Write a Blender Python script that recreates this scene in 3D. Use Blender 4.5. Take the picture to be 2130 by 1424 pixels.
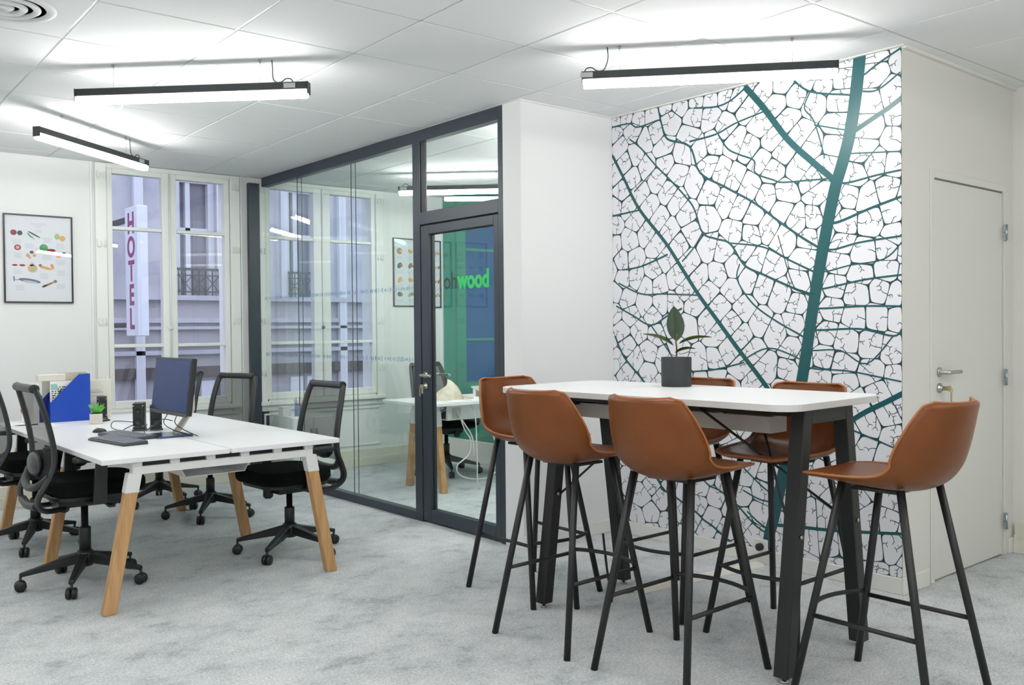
import bpy, bmesh, math, random
from mathutils import Vector, Matrix

# ------------------------------------------------------------------ scene clearing
for o in list(bpy.data.objects):
    bpy.data.objects.remove(o, do_unlink=True)
S = bpy.context.scene
C = S.collection
PI = math.pi

# ------------------------------------------------------------------ camera
CAM_H = 1.34
F_PX, YAW, PITCH, ROLL = 1897.94, 0.697969, -0.0161758, -0.00902986
def cam_axes():
    fwd = Vector((math.cos(PITCH)*math.sin(YAW), math.cos(PITCH)*math.cos(YAW), math.sin(PITCH)))
    right = Vector((math.cos(YAW), -math.sin(YAW), 0))
    up = right.cross(fwd)
    c, s = math.cos(ROLL), math.sin(ROLL)
    return c*right + s*up, -s*right + c*up, fwd
r_, u_, f_ = cam_axes()
cam = bpy.data.cameras.new('camera')
cam.sensor_width = 36.0
cam.sensor_fit = 'HORIZONTAL'
cam.lens = F_PX*36.0/2130.0
cam.clip_start = 0.05
cam.clip_end = 200
camo = bpy.data.objects.new('camera', cam)
C.objects.link(camo)
camo.matrix_world = Matrix(((r_.x, u_.x, -f_.x, 0), (r_.y, u_.y, -f_.y, 0), (r_.z, u_.z, -f_.z, CAM_H), (0, 0, 0, 1)))
S.camera = camo

# ------------------------------------------------------------------ world, exposure
LAMP_POWER = 46.0          # emission strength of the linear lamps' diffusers
SKY = (0.76, 0.81, 1.0)
SKY_STRENGTH = 1.9
w = bpy.data.worlds.new('overcast_sky')
S.world = w
w.use_nodes = True
bg = w.node_tree.nodes['Background']
bg.inputs[0].default_value = (*SKY, 1)
bg.inputs[1].default_value = SKY_STRENGTH
S.view_settings.view_transform = 'Standard'
S.view_settings.look = 'None'
S.view_settings.exposure = 0.15
S.view_settings.gamma = 1.0
S.view_settings.use_curve_mapping = False
S.display_settings.display_device = 'sRGB'
cy = S.cycles
cy.max_bounces = 12
cy.diffuse_bounces = 6
cy.glossy_bounces = 5
cy.transmission_bounces = 8
cy.transparent_max_bounces = 32
cy.caustics_reflective = False
cy.caustics_refractive = False
cy.use_denoising = True
cy.sample_clamp_indirect = 6.0

# ------------------------------------------------------------------ materials
def lin(c):
    out = []
    for v in c:
        v = v/255.0
        out.append(v/12.92 if v <= 0.04045 else ((v+0.055)/1.055)**2.4)
    return (*out, 1.0)
MATS = {}
def mat(name, rgb=(200, 200, 200), rough=0.5, metal=0.0, rgb2=None, scale=8.0, bump=0.0, bscale=60.0, spec=0.5, stretch=(1, 1, 1), coat=0.0, lo=0.4, hi=0.6):
    if name in MATS: return MATS[name]
    m = bpy.data.materials.new(name)
    m.use_nodes = True
    nt = m.node_tree
    b = nt.nodes['Principled BSDF']
    b.inputs['Base Color'].default_value = lin(rgb)
    b.inputs['Roughness'].default_value = rough
    b.inputs['Metallic'].default_value = metal
    b.inputs['Specular IOR Level'].default_value = spec
    b.inputs['Coat Weight'].default_value = coat
    if rgb2 is not None or bump:
        tc = nt.nodes.new('ShaderNodeTexCoord')
        mp = nt.nodes.new('ShaderNodeMapping')
        mp.inputs['Scale'].default_value = stretch
        nt.links.new(tc.outputs['Object'], mp.inputs['Vector'])
    if rgb2 is not None:
        n = nt.nodes.new('ShaderNodeTexNoise')
        n.inputs['Scale'].default_value = scale
        n.inputs['Detail'].default_value = 6
        n.inputs['Roughness'].default_value = 0.6
        cr = nt.nodes.new('ShaderNodeValToRGB')
        cr.color_ramp.elements[0].position = lo
        cr.color_ramp.elements[1].position = hi
        cr.color_ramp.elements[0].color = lin(rgb)
        cr.color_ramp.elements[1].color = lin(rgb2)
        nt.links.new(mp.outputs[0], n.inputs['Vector'])
        nt.links.new(n.outputs[0], cr.inputs[0])
        nt.links.new(cr.outputs[0], b.inputs['Base Color'])
    if bump:
        n2 = nt.nodes.new('ShaderNodeTexNoise')
        n2.inputs['Scale'].default_value = bscale
        n2.inputs['Detail'].default_value = 4
        bp = nt.nodes.new('ShaderNodeBump')
        bp.inputs['Strength'].default_value = bump
        bp.inputs['Distance'].default_value = 0.01
        nt.links.new(mp.outputs[0], n2.inputs['Vector'])
        nt.links.new(n2.outputs[0], bp.inputs['Height'])
        nt.links.new(bp.outputs[0], b.inputs['Normal'])
    MATS[name] = m
    return m
def emis(name, rgb, strength):
    m = bpy.data.materials.new(name)
    m.use_nodes = True
    nt = m.node_tree
    b = nt.nodes['Principled BSDF']
    b.inputs['Base Color'].default_value = (0.8, 0.8, 0.8, 1)
    b.inputs['Emission Color'].default_value = (*rgb, 1)
    b.inputs['Emission Strength'].default_value = strength
    MATS[name] = m
    return m
def glass(name, tint, refl0=0.04, rough=0.0):
    # thin pane: transparent plus a Schlick mirror term, the same from both sides
    m = bpy.data.materials.new(name)
    m.use_nodes = True
    nt = m.node_tree
    nt.nodes.remove(nt.nodes['Principled BSDF'])
    out = nt.nodes['Material Output']
    tr = nt.nodes.new('ShaderNodeBsdfTransparent'); tr.inputs[0].default_value = (*tint, 1)
    gl = nt.nodes.new('ShaderNodeBsdfGlossy'); gl.inputs['Roughness'].default_value = rough
    gl.inputs[0].default_value = (1, 1, 1, 1)
    lw = nt.nodes.new('ShaderNodeLayerWeight'); lw.inputs['Blend'].default_value = 0.5
    p = nt.nodes.new('ShaderNodeMath'); p.operation = 'POWER'; p.inputs[1].default_value = 5.5
    ma = nt.nodes.new('ShaderNodeMath'); ma.operation = 'MULTIPLY_ADD'
    ma.inputs[1].default_value = 1-refl0; ma.inputs[2].default_value = refl0
    mx = nt.nodes.new('ShaderNodeMixShader')
    nt.links.new(lw.outputs['Facing'], p.inputs[0])
    nt.links.new(p.outputs[0], ma.inputs[0])
    nt.links.new(ma.outputs[0], mx.inputs[0])
    nt.links.new(tr.outputs[0], mx.inputs[1])
    nt.links.new(gl.outputs[0], mx.inputs[2])
    nt.links.new(mx.outputs[0], out.inputs[0])
    MATS[name] = m
    return m
def mesh_fabric(name, rgb, open_=0.5):
    m = mat(name, rgb, 0.8)
    nt = m.node_tree
    b = nt.nodes['Principled BSDF']; out = nt.nodes['Material Output']
    tr = nt.nodes.new('ShaderNodeBsdfTransparent')
    mx = nt.nodes.new('ShaderNodeMixShader'); mx.inputs[0].default_value = 1-open_
    nt.links.new(tr.outputs[0], mx.inputs[1]); nt.links.new(b.outputs[0], mx.inputs[2])
    nt.links.new(mx.outputs[0], out.inputs[0])
    return m
def carpet():
    m = mat('carpet', (186, 190, 192), 0.95, spec=0.1)
    nt = m.node_tree; b = nt.nodes['Principled BSDF']
    tc = nt.nodes.new('ShaderNodeTexCoord')
    mp = nt.nodes.new('ShaderNodeMapping'); mp.inputs['Rotation'].default_value = (0, 0, math.radians(-40)); mp.inputs['Scale'].default_value = (1, 1.2, 1)
    nt.links.new(tc.outputs['Object'], mp.inputs[0])
    def noise(scale, det, rough, vec):
        n = nt.nodes.new('ShaderNodeTexNoise'); n.inputs['Scale'].default_value = scale; n.inputs['Detail'].default_value = det; n.inputs['Roughness'].default_value = rough
        nt.links.new(vec, n.inputs['Vector']); return n
    n1 = noise(3.2, 9, 0.78, mp.outputs[0]); n2 = noise(95, 4, 0.75, tc.outputs['Object'])
    r1 = nt.nodes.new('ShaderNodeValToRGB')
    e = r1.color_ramp.elements
    e[0].position = 0.36; e[0].color = lin((168, 174, 176)); e[1].position = 0.60; e[1].color = lin((216, 218, 219))
    el = r1.color_ramp.elements.new(0.45); el.color = lin((198, 202, 204))
    nt.links.new(n1.outputs[0], r1.inputs[0])
    r2 = nt.nodes.new('ShaderNodeValToRGB'); r2.color_ramp.elements[0].position = 0.3; r2.color_ramp.elements[0].color = (0.5, 0.52, 0.53, 1); r2.color_ramp.elements[1].position = 0.66; r2.color_ramp.elements[1].color = (1.2, 1.2, 1.2, 1)
    nt.links.new(n2.outputs[0], r2.inputs[0])
    mu = nt.nodes.new('ShaderNodeMix'); mu.data_type = 'RGBA'; mu.blend_type = 'MULTIPLY'; mu.inputs['Factor'].default_value = 0.8
    nt.links.new(r1.outputs[0], mu.inputs['A']); nt.links.new(r2.outputs[0], mu.inputs['B'])
    nt.links.new(mu.outputs['Result'], b.inputs['Base Color'])
    bp = nt.nodes.new('ShaderNodeBump'); bp.inputs['Strength'].default_value = 0.5; bp.inputs['Distance'].default_value = 0.006
    nt.links.new(n2.outputs[0], bp.inputs['Height']); nt.links.new(bp.outputs[0], b.inputs['Normal'])
    return m
def wood(name, a, b_, scale=3.0):
    return mat(name, a, 0.5, rgb2=b_, scale=scale, stretch=(14, 14, 1.2), lo=0.35, hi=0.65)

M_WALL = mat('white_wall_paint', (226, 227, 227), 0.75, bump=0.05, bscale=220)
M_WALLR = mat('warm_white_wall_paint', (222, 221, 215), 0.75, bump=0.05, bscale=220)
M_CEIL = mat('ceiling_tile_board', (232, 234, 234), 0.85, bump=0.12, bscale=160)
M_GRID = mat('ceiling_grid_metal', (186, 189, 189), 0.35)
M_CARPET = carpet()
M_SKIRT = mat('cream_skirting_paint', (216, 214, 200), 0.55)
M_WSKIRT = mat('white_skirting_paint', (226, 226, 222), 0.5)
M_WIN = mat('white_window_paint', (232, 233, 230), 0.35)
M_SLATE = mat('slate_grey_aluminium', (46, 56, 66), 0.38, spec=0.5)
M_SLATED = mat('black_rubber_gasket', (22, 25, 28), 0.6)
M_GLASS = glass('clear_partition_glass', (0.982, 0.997, 0.991), 0.026)
M_WGLASS = glass('window_glass', (0.97, 0.98, 1.0), 0.045)
M_GREENG = glass('green_tinted_glass', (0.31, 0.70, 0.63), 0.05)
M_STEEL = mat('brushed_steel', (190, 188, 182), 0.28, 1.0)
M_ZINC = mat('zinc_hinge_metal', (176, 184, 190), 0.3, 1.0)
M_BRASS = mat('brass_key_metal', (196, 186, 150), 0.3, 1.0)
M_DOOR = mat('warm_white_door_paint', (222, 222, 216), 0.45)
M_BLACK = mat('black_powder_coated_steel', (24, 26, 26), 0.45)
M_BLKPL = mat('black_plastic', (26, 28, 29), 0.4)
M_DGPL = mat('dark_grey_plastic', (58, 62, 68), 0.35)
M_CHPL = mat('charcoal_frame_plastic', (36, 39, 41), 0.38)
M_FAB = mat('black_seat_fabric', (12, 13, 14), 0.95, bump=0.3, bscale=400, spec=0.15)
M_MESH = mesh_fabric('black_back_mesh', (26, 30, 32), 0.33)
M_LEATH = mat('tan_leather', (104, 57, 22), 0.33, rgb2=(122, 69, 30), scale=5.0, spec=0.32, bump=0.08, bscale=180, lo=0.3, hi=0.7)
M_STITCH = mat('tan_stitching', (190, 120, 74), 0.55)
M_PIPE = mat('tan_leather_edge_highlight', (156, 94, 50), 0.4)  # paler than the shell: seam highlight painted into the piping colour
M_UNDER = mat('grey_seat_underside', (120, 112, 104), 0.6)
M_WHITE = mat('white_laminate', (238, 239, 240), 0.35)
M_WEDGE = mat('shaded_laminate_edge', (206, 205, 203), 0.45)  # edge banding, with the shade on the edge painted in as grey
M_WMET = mat('white_powder_coated_steel', (228, 228, 226), 0.4)
M_OAK = wood('oak_wood', (198, 158, 110), (176, 132, 84))
M_TRAY = mat('grey_beige_steel_tray', (212, 208, 202), 0.45)
M_WCABLE = mat('white_cable_sheath', (214, 214, 210), 0.5)
M_PAPER = mat('white_paper', (236, 236, 234), 0.8)
M_IVORY = mat('ivory_card', (222, 220, 208), 0.75)
M_BLUE = mat('royal_blue_card', (8, 66, 172), 0.35)
M_NAVY = mat('dark_blue_card', (8, 32, 128), 0.4)
M_SCREEN = mat('dark_blue_screen', (28, 56, 108), 0.22, spec=0.2)
M_BASEBLUE = mat('blue_grey_gloss_metal', (70, 88, 120), 0.15, 0.6)
M_SILVER = mat('silver_plastic', (196, 192, 182), 0.35)
M_KEYS = mat('grey_keyboard_plastic', (124, 131, 140), 0.4)
M_LEAFD = mat('dark_green_leaf', (16, 40, 22), 0.3, rgb2=(28, 58, 30), scale=12, spec=0.35)
M_LEAFO = mat('olive_green_leaf', (70, 88, 26), 0.4, rgb2=(44, 66, 22), scale=12, spec=0.3)
M_LEAFB = mat('bright_green_leaf', (62, 150, 48), 0.4, rgb2=(110, 190, 80), scale=30)
M_SOIL = mat('dark_soil', (44, 36, 28), 0.95, bump=0.6, bscale=90)
M_POT = mat('matte_charcoal_ceramic', (48, 52, 55), 0.6)
M_CONC = mat('white_concrete_pot', (206, 200, 190), 0.8, bump=0.2, bscale=120)
M_STEM = mat('brown_green_stem', (96, 84, 44), 0.6)
M_CREAM = mat('cream_cloth', (216, 208, 190), 0.85, rgb2=(186, 176, 156), scale=9)
M_TEAL = mat('mural_teal_print', (26, 84, 88), 0.33)
M_TEALD = mat('mural_dark_teal_print', (16, 62, 64), 0.4)
M_MURAL = mat('mural_white_print', (229, 229, 234), 0.6)
M_DIFF = emis('lamp_diffuser', (1.0, 0.985, 0.955), LAMP_POWER)
M_ALU = mat('dark_anodised_lamp_body', (44, 47, 50), 0.35, 0.3)
M_GREENT = mat('green_lettering_vinyl', (44, 190, 96), 0.5)
M_GREYT = mat('dark_grey_lettering_vinyl', (50, 58, 60), 0.5)
M_DASH = mat('blue_grey_vinyl_marks', (118, 146, 172), 0.6)
M_FAC = mat('pale_facade_stone', (186, 186, 192), 0.9, rgb2=(170, 170, 178), scale=1.5)
M_FACD = mat('grey_facade_panel', (172, 169, 174), 0.85)
M_FACW = mat('white_facade_joinery', (206, 208, 214), 0.7)
M_FGLASS = mat('dark_facade_window_glass', (112, 112, 122), 0.25)
M_FASC = mat('brown_fascia_board', (86, 78, 78), 0.7)
M_IRON = mat('grey_wrought_iron', (60, 60, 66), 0.6)
M_HOTEL = mat('magenta_sign_lettering', (140, 36, 108), 0.5)
M_SIGN = mat('white_sign_face', (222, 226, 232), 0.5)
M_STREET = mat('grey_street_asphalt', (96, 96, 98), 0.95)
M_RED = mat('red_plastic', (170, 30, 34), 0.5)
M_ORANGE = mat('orange_plastic', (224, 130, 92), 0.5)
M_BLUEPANE = mat('blue_film_pane', (0, 135, 255), 0.3, spec=0.2)
M_PRINTG = mat('grey_print', (176, 178, 176), 0.8)

# ------------------------------------------------------------------ geometry helpers
class MB:
    def __init__(s): s.v = []; s.f = []; s.mi = []; s.sm = []
    def add(s, vs, fs, mi=0, smooth=False):
        b = len(s.v); s.v += [tuple(v) for v in vs]
        for f in fs: s.f.append([b+i for i in f]); s.mi.append(mi); s.sm.append(smooth)
        return s
    def box(s, x0, x1, y0, y1, z0, z1, mi=0, M=None):
        vs = [Vector(p) for p in ((x0, y0, z0), (x1, y0, z0), (x1, y1, z0), (x0, y1, z0), (x0, y0, z1), (x1, y0, z1), (x1, y1, z1), (x0, y1, z1))]
        if M: vs = [M @ p for p in vs]
        return s.add(vs, [(3, 2, 1, 0), (4, 5, 6, 7), (0, 1, 5, 4), (1, 2, 6, 5), (2, 3, 7, 6), (3, 0, 4, 7)], mi)
    def hexa(s, b, t, mi=0):
        # 4 bottom points, 4 top points
        return s.add(list(b)+list(t), [(3, 2, 1, 0), (4, 5, 6, 7), (0, 1, 5, 4), (1, 2, 6, 5), (2, 3, 7, 6), (3, 0, 4, 7)], mi)
    def bar(s, p, q, wx, wy, mi=0, up=(0, 0, 1)):
        # rectangular bar between two points
        p = Vector(p); q = Vector(q); d = (q-p).normalized(); up = Vector(up)
        a = d.cross(up)
        if a.length < 1e-4: a = d.cross(Vector((0, 1, 0)))
        a.normalize(); b = a.cross(d).normalized()
        c = [(-1, -1), (1, -1), (1, 1), (-1, 1)]
        return s.hexa([p+a*wx/2*i+b*wy/2*j for i, j in c], [q+a*wx/2*i+b*wy/2*j for i, j in c], mi)
    def tube(s, path, r, n=8, mi=0, caps=True, closed=False):
        P = [Vector(p) for p in path]; k = len(P)
        R = r if isinstance(r, (list, tuple)) else [r]*k
        rings = []; a = None
        for i in range(k):
            if closed: d = P[(i+1) % k]-P[i-1]
            else: d = P[min(i+1, k-1)]-P[max(i-1, 0)]
            d.normalize()
            if a is None:
                a = d.cross(Vector((0, 0, 1)))
                if a.length < 1e-3: a = d.cross(Vector((0, 1, 0)))
            else:
                a = a-d*a.dot(d)
            a.normalize(); b = d.cross(a)
            rings.append([P[i]+(a*math.cos(2*PI*j/n)+b*math.sin(2*PI*j/n))*R[i] for j in range(n)])
        vs = [v for g in rings for v in g]; fs = []
        for i in range(k if closed else k-1):
            for j in range(n):
                i2 = (i+1) % k; j2 = (j+1) % n
                fs.append((i*n+j, i*n+j2, i2*n+j2, i2*n+j))
        s.add(vs, fs, mi, True)
        if caps and not closed:
            b = len(s.v)-len(vs)
            s.f.append([b+j for j in range(n)][::-1]); s.mi.append(mi); s.sm.append(False)
            s.f.append([b+(k-1)*n+j for j in range(n)]); s.mi.append(mi); s.sm.append(False)
        return s
    def lathe(s, prof, n=24, mi=0, c=(0, 0, 0), axis='z', smooth=True):
        vs = []
        for r, z in prof:
            for j in range(n):
                x, y = r*math.cos(2*PI*j/n), r*math.sin(2*PI*j/n)
                p = (x, y, z) if axis == 'z' else ((z, x, y) if axis == 'x' else (y, z, x))
                vs.append((p[0]+c[0], p[1]+c[1], p[2]+c[2]))
        fs = []
        for i in range(len(prof)-1):
            for j in range(n):
                j2 = (j+1) % n
                fs.append((i*n+j, i*n+j2, (i+1)*n+j2, (i+1)*n+j))
        if prof[0][0] > 1e-5: fs.append(tuple(range(n))[::-1])
        if prof[-1][0] > 1e-5: fs.append(tuple((len(prof)-1)*n+j for j in range(n)))
        return s.add(vs, fs, mi, smooth)
    def prism(s, poly, z0, z1, mi=0, M=None, smooth=False):
        n = len(poly)
        vs = [Vector((x, y, z0)) for x, y in poly]+[Vector((x, y, z1)) for x, y in poly]
        if M: vs = [M @ v for v in vs]
        b = len(s.v)
        s.add(vs, [(i, (i+1) % n, n+(i+1) % n, n+i) for i in range(n)], mi, smooth)
        s.f.append([b+i for i in range(n)][::-1]); s.mi.append(mi); s.sm.append(False)
        s.f.append([b+n+i for i in range(n)]); s.mi.append(0); s.sm.append(False)
        return s
    def grid(s, P, mi=0, smooth=True):
        a, b = len(P), len(P[0])
        return s.add([p for row in P for p in row], [(i*b+j, i*b+j+1, (i+1)*b+j+1, (i+1)*b+j) for i in range(a-1) for j in range(b-1)], mi, smooth)
    def mesh(s, name, mats, bevel=0.0, seg=2, recalc=True):
        me = bpy.data.meshes.new(name)
        me.from_pydata([tuple(v) for v in s.v], [], s.f)
        for i, p in enumerate(me.polygons):
            p.material_index = s.mi[i]; p.use_smooth = s.sm[i]
        for m in (mats if isinstance(mats, (list, tuple)) else [mats]): me.materials.append(m)
        if bevel or recalc:
            bm = bmesh.new(); bm.from_mesh(me)
            if recalc: bmesh.ops.recalc_face_normals(bm, faces=bm.faces)
            if bevel:
                bmesh.ops.bevel(bm, geom=[e for e in bm.edges if len(e.link_faces) == 2 and e.calc_face_angle(0) > 0.6], offset=bevel, segments=seg, affect='EDGES', profile=0.5, clamp_overlap=True)
            bm.to_mesh(me); bm.free()
        return me
    def build(s, name, mats, parent=None, bevel=0.0, seg=2, recalc=True, loc=None):
        o = bpy.data.objects.new(name, s.mesh(name, mats, bevel, seg, recalc))
        C.objects.link(o)
        if parent: o.parent = parent
        if loc: o.location = loc
        return o
def tag(o, label=None, cat=None, group=None, kind=None):
    if label: o['label'] = label
    if cat: o['category'] = cat
    if group: o['group'] = group
    if kind: o['kind'] = kind
    return o
def thing(name, label, cat, loc=(0, 0, 0), rz=0.0, group=None):
    o = bpy.data.objects.new(name, None); o.empty_display_size = 0.1
    C.objects.link(o); o.location = loc; o.rotation_euler = (0, 0, rz)
    return tag(o, label, cat, group)
def struct(o): o['kind'] = 'structure'; return o
def sroot(name, loc=(0, 0, 0), rz=0):
    o = bpy.data.objects.new(name, None); C.objects.link(o); o.location = loc; o.rotation_euler = (0, 0, rz)
    return struct(o)
def kids(o): return [c for c in bpy.data.objects if c.parent == o]
def dup(root, loc, rz, label):
    r = root.copy(); C.objects.link(r); r.location = loc; r.rotation_euler = (0, 0, rz); r['label'] = label
    for ch in kids(root):
        c = ch.copy(); C.objects.link(c); c.parent = r
        for g in kids(ch):
            d = g.copy(); C.objects.link(d); d.parent = c
    return r
def clip(poly, p, n):      # keep the side where (v-p).n <= 0
    out = []
    for i in range(len(poly)):
        a, b = poly[i], poly[(i+1) % len(poly)]
        da, db = (a-p).dot(n), (b-p).dot(n)
        if da <= 0: out.append(a)
        if da*db < 0: out.append(a+(b-a)*(da/(da-db)))
    return out
def rrect(x0, x1, y0, y1, r, n=6):
    out = []
    for cx_, cy_, a0 in ((x1-r, y0+r, -PI/2), (x1-r, y1-r, 0), (x0+r, y1-r, PI/2), (x0+r, y0+r, PI)):
        for i in range(n+1):
            a = a0+PI/2*i/n; out.append((cx_+r*math.cos(a), cy_+r*math.sin(a)))
    return out
def catmull(P, k=6):
    P = [Vector(p) for p in P]; out = []
    for i in range(len(P)-1):
        p0 = P[max(i-1, 0)]; p1 = P[i]; p2 = P[i+1]; p3 = P[min(i+2, len(P)-1)]
        for j in range(k):
            t = j/k
            out.append(0.5*((2*p1)+(-p0+p2)*t+(2*p0-5*p1+4*p2-p3)*t*t+(-p0+3*p1-3*p2+p3)*t**3))
    out.append(P[-1]); return out
def text_obj(name, txt, size, M, m, parent=None, bold=0.0, extr=0.0008, align='LEFT', fit=None):
    cu = bpy.data.curves.new(name, 'FONT'); cu.body = txt; cu.size = size; cu.extrude = extr; cu.offset = bold; cu.align_x = align
    cu.resolution_u = 4
    t = bpy.data.objects.new(name+'_src', cu); C.objects.link(t)
    dg = bpy.context.evaluated_depsgraph_get()
    me = bpy.data.meshes.new_from_object(t.evaluated_get(dg))
    bpy.data.objects.remove(t, do_unlink=True); bpy.data.curves.remove(cu)
    if fit:
        xs = [v.co.x for v in me.vertices]; x0_, x1_ = min(xs), max(xs)
        for v in me.vertices: v.co.x = (v.co.x-x0_)*fit/(x1_-x0_)
    me.transform(M); me.materials.clear(); me.materials.append(m); me.name = name
    o = bpy.data.objects.new(name, me); C.objects.link(o)
    if parent: o.parent = parent
    return o
def face_minus_x(x, y, z):      # text plane seen from -X, reading towards -Y
    return Matrix(((0, 0, -1, x), (-1, 0, 0, y), (0, 1, 0, z), (0, 0, 0, 1)))
def face_minus_y(x, y, z):      # text plane seen from -Y, reading towards +X
    return Matrix(((1, 0, 0, x), (0, 0, -1, y), (0, 1, 0, z), (0, 0, 0, 1)))

# ================================================================== ROOM SHELL
CEIL = 2.707
YW = 7.80        # window wall
XP = 3.575       # glass partition face
XM = 4.365       # mural wall
YD = 2.21        # door wall
YC = 4.165       # white return wall
fl = struct(MB().box(-1.6, 7.7, -1.6, 7.8, -0.12, 0.0).build('floor', M_CARPET))

WINS = ((2.30, 2.699, 2.82, 3.243), (3.669, 4.105, 4.283, 4.736), (5.90, 6.31, 6.46, 6.88))
PZ0, PZ1 = 0.765, 2.625
m = MB(); x = -1.6; ops = [(a[0]-0.06, a[3]+0.06) for a in WINS]
for a, b in ops+[(7.7, 7.7)]:
    m.box(x, a, YW, YW+0.28, 0, CEIL); x = b
for a, b in ops:
    m.box(a, b, YW, YW+0.28, 0, 0.69); m.box(a, b, YW, YW+0.28, 2.685, CEIL)
wall_back = struct(m.build('wall_back', M_WALL))
struct(MB().box(-1.7, -1.6, -1.6, YW+0.28, 0, CEIL).build('wall_left', M_WALL))
struct(MB().box(-1.7, 5.79, -1.7, -1.6, 0, CEIL).build('wall_front', M_WALL))
struct(MB().box(5.69, 5.79, -1.6, YD, 0, CEIL).build('wall_far_right', M_WALLR))
wall_right = struct(MB().box(XM, XM+0.1, YD+0.1, YC, 0, CEIL).build('wall_right', M_WALL))
struct(MB().box(XP, XM+0.1, YC, YC+0.12, 0, CEIL).box(XP, XP+0.1, YC+0.12, YC+0.17, 0, CEIL).build('wall_center', M_WALL))
struct(MB().box(XM+0.1, 7.7, YC+0.02, YC+0.12, 0, CEIL).build('wall_meeting_room', M_WALL))
struct(MB().box(7.7, 7.8, YC+0.02, YW+0.28, 0, CEIL).build('wall_end', M_WALL))
D0, D1, DH = 4.700, 5.545, 2.09
struct(MB().box(XM, D0-0.005, YD, YD+0.1, 0, CEIL).box(D1+0.005, 5.79, YD, YD+0.1, 0, CEIL).box(D0-0.005, D1+0.005, YD, YD+0.1, DH+0.005, CEIL).build('wall_side', M_WALLR))

# ------------------------------------------------------------------ ceiling: slab, tiles, grid
ceil = struct(MB().box(-1.7, 7.8, -1.7, YW+0.28, CEIL+0.035, CEIL+0.13).build('ceiling', M_CEIL))
GO = Vector((1.737, 3.997)); GR = -0.0230
def gpt(i, j):
    a, b = 0.6*i, 0.6*j
    return Vector((GO.x+math.cos(GR)*a-math.sin(GR)*b, GO.y+math.sin(GR)*a+math.cos(GR)*b))
def project(p):
    q = Vector(p)-Vector((0, 0, CAM_H)); d = q.dot(f_)
    if d < 0.1: return None
    return (1065+F_PX*q.dot(r_)/d, 712-F_PX*q.dot(u_)/d)
tile_mesh = None; rest = MB(); RG = Matrix.Rotation(GR, 4, 'Z')
for i in range(-7, 11):
    for j in range(-11, 8):
        c = gpt(i+0.5, j+0.5)
        if not (-1.88 < c.x < 7.98 and -1.88 < c.y < YW+0.28): continue
        vis = False
        for di, dj in ((0, 0), (1, 0), (0, 1), (1, 1)):
            g = gpt(i+di, j+dj); pr = project((g.x, g.y, CEIL))
            if pr and -40 < pr[0] < 2170 and -60 < pr[1] < 700: vis = True
        cut = [Vector((c.x+0.2955*(a*math.cos(GR)-b*math.sin(GR)), c.y+0.2955*(a*math.sin(GR)+b*math.cos(GR)))) for a, b in ((-1, -1), (1, -1), (1, 1), (-1, 1))]
        full = list(cut)
        for cp, cn in (((-1.598, 0), (-1, 0)), ((7.698, 0), (1, 0)), ((0, -1.598), (0, -1)), ((0, YW-0.002), (0, 1))):
            cut = clip(cut, Vector(cp), Vector(cn))
            if len(cut) < 3: break
        if len(cut) < 3: continue
        if vis and cut != full:
            MB().prism([(v.x, v.y) for v in cut], CEIL, CEIL+0.03).build('ceiling_tile', M_CEIL, ceil, 0.003, 1)
        elif vis:
            if tile_mesh is None:
                tile_mesh = MB().box(-0.2955, 0.2955, -0.2955, 0.2955, 0, 0.03).mesh('ceiling_tile', M_CEIL, 0.003, 1)
            o = bpy.data.objects.new('ceiling_tile', tile_mesh); C.objects.link(o); o.parent = ceil
            o.location = (c.x, c.y, CEIL); o.rotation_euler = (0, 0, GR)
        else:
            rest.prism([(v.x, v.y) for v in cut], CEIL, CEIL+0.03)
o = rest.build('ceiling_tile_field', M_CEIL, ceil, recalc=False); o['kind'] = 'stuff'
for i in range(-6, 11):
    a, b = gpt(i, -9.3), gpt(i, 6.6)
    MB().bar((a.x, a.y, CEIL+0.018), (b.x, b.y, CEIL+0.018), 0.022, 0.030).build('grid_bar', M_GRID, ceil)
for j in range(-9, 7):
    a, b = gpt(-5.5, j), gpt(9.9, j)
    MB().bar((a.x, a.y, CEIL+0.0175), (b.x, b.y, CEIL+0.0175), 0.022, 0.030).build('grid_bar', M_GRID, ceil)
# plain edge trims where the tiles meet the walls
struct(MB().box(XM, 5.69, YD-0.022, YD, CEIL-0.016, CEIL).box(XM-0.02, XM, YD-0.022, YC, CEIL-0.006, CEIL).build('trim_1', M_WALLR))
struct(MB().box(XP-0.012, XM, YC-0.014, YC, CEIL-0.008, CEIL).build('trim_2', M_WALL))

# ------------------------------------------------------------------ skirtings
struct(MB().box(-1.6, 3.44, YW-0.022, YW, 0, 0.165).box(-1.6, 3.44, YW-0.034, YW-0.022, 0, 0.085).box(3.65, 7.7, YW-0.022, YW, 0, 0.165).box(3.65, 7.7, YW-0.034, YW-0.022, 0, 0.085).build('baseboard_back', M_SKIRT, bevel=0.003, seg=1))
struct(MB().box(XM-0.014, XM, YD, YC, 0, 0.082).build('baseboard_right', M_WSKIRT, bevel=0.003, seg=1))
struct(MB().box(XP, XM-0.014, YC-0.014, YC, 0, 0.082).build('baseboard_center', M_WSKIRT, bevel=0.003, seg=1))
struct(MB().box(XM-0.014, 4.625, YD-0.014, YD, 0, 0.088).box(5.61, 5.69, YD-0.014, YD, 0, 0.088).build('baseboard_side', M_WSKIRT, bevel=0.003, seg=1))
struct(MB().box(5.668, 5.69, -1.6, YD-0.014, 0, 0.165).box(5.656, 5.668, -1.6, YD-0.014, 0, 0.105).box(5.646, 5.656, -1.6, YD-0.014, 0, 0.05).build('baseboard_far_right', M_SKIRT, bevel=0.003, seg=1))
struct(MB().box(XM+0.1, 7.7, YC+0.12, YC+0.134, 0, 0.1).build('baseboard_meeting_room', M_WSKIRT))

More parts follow.
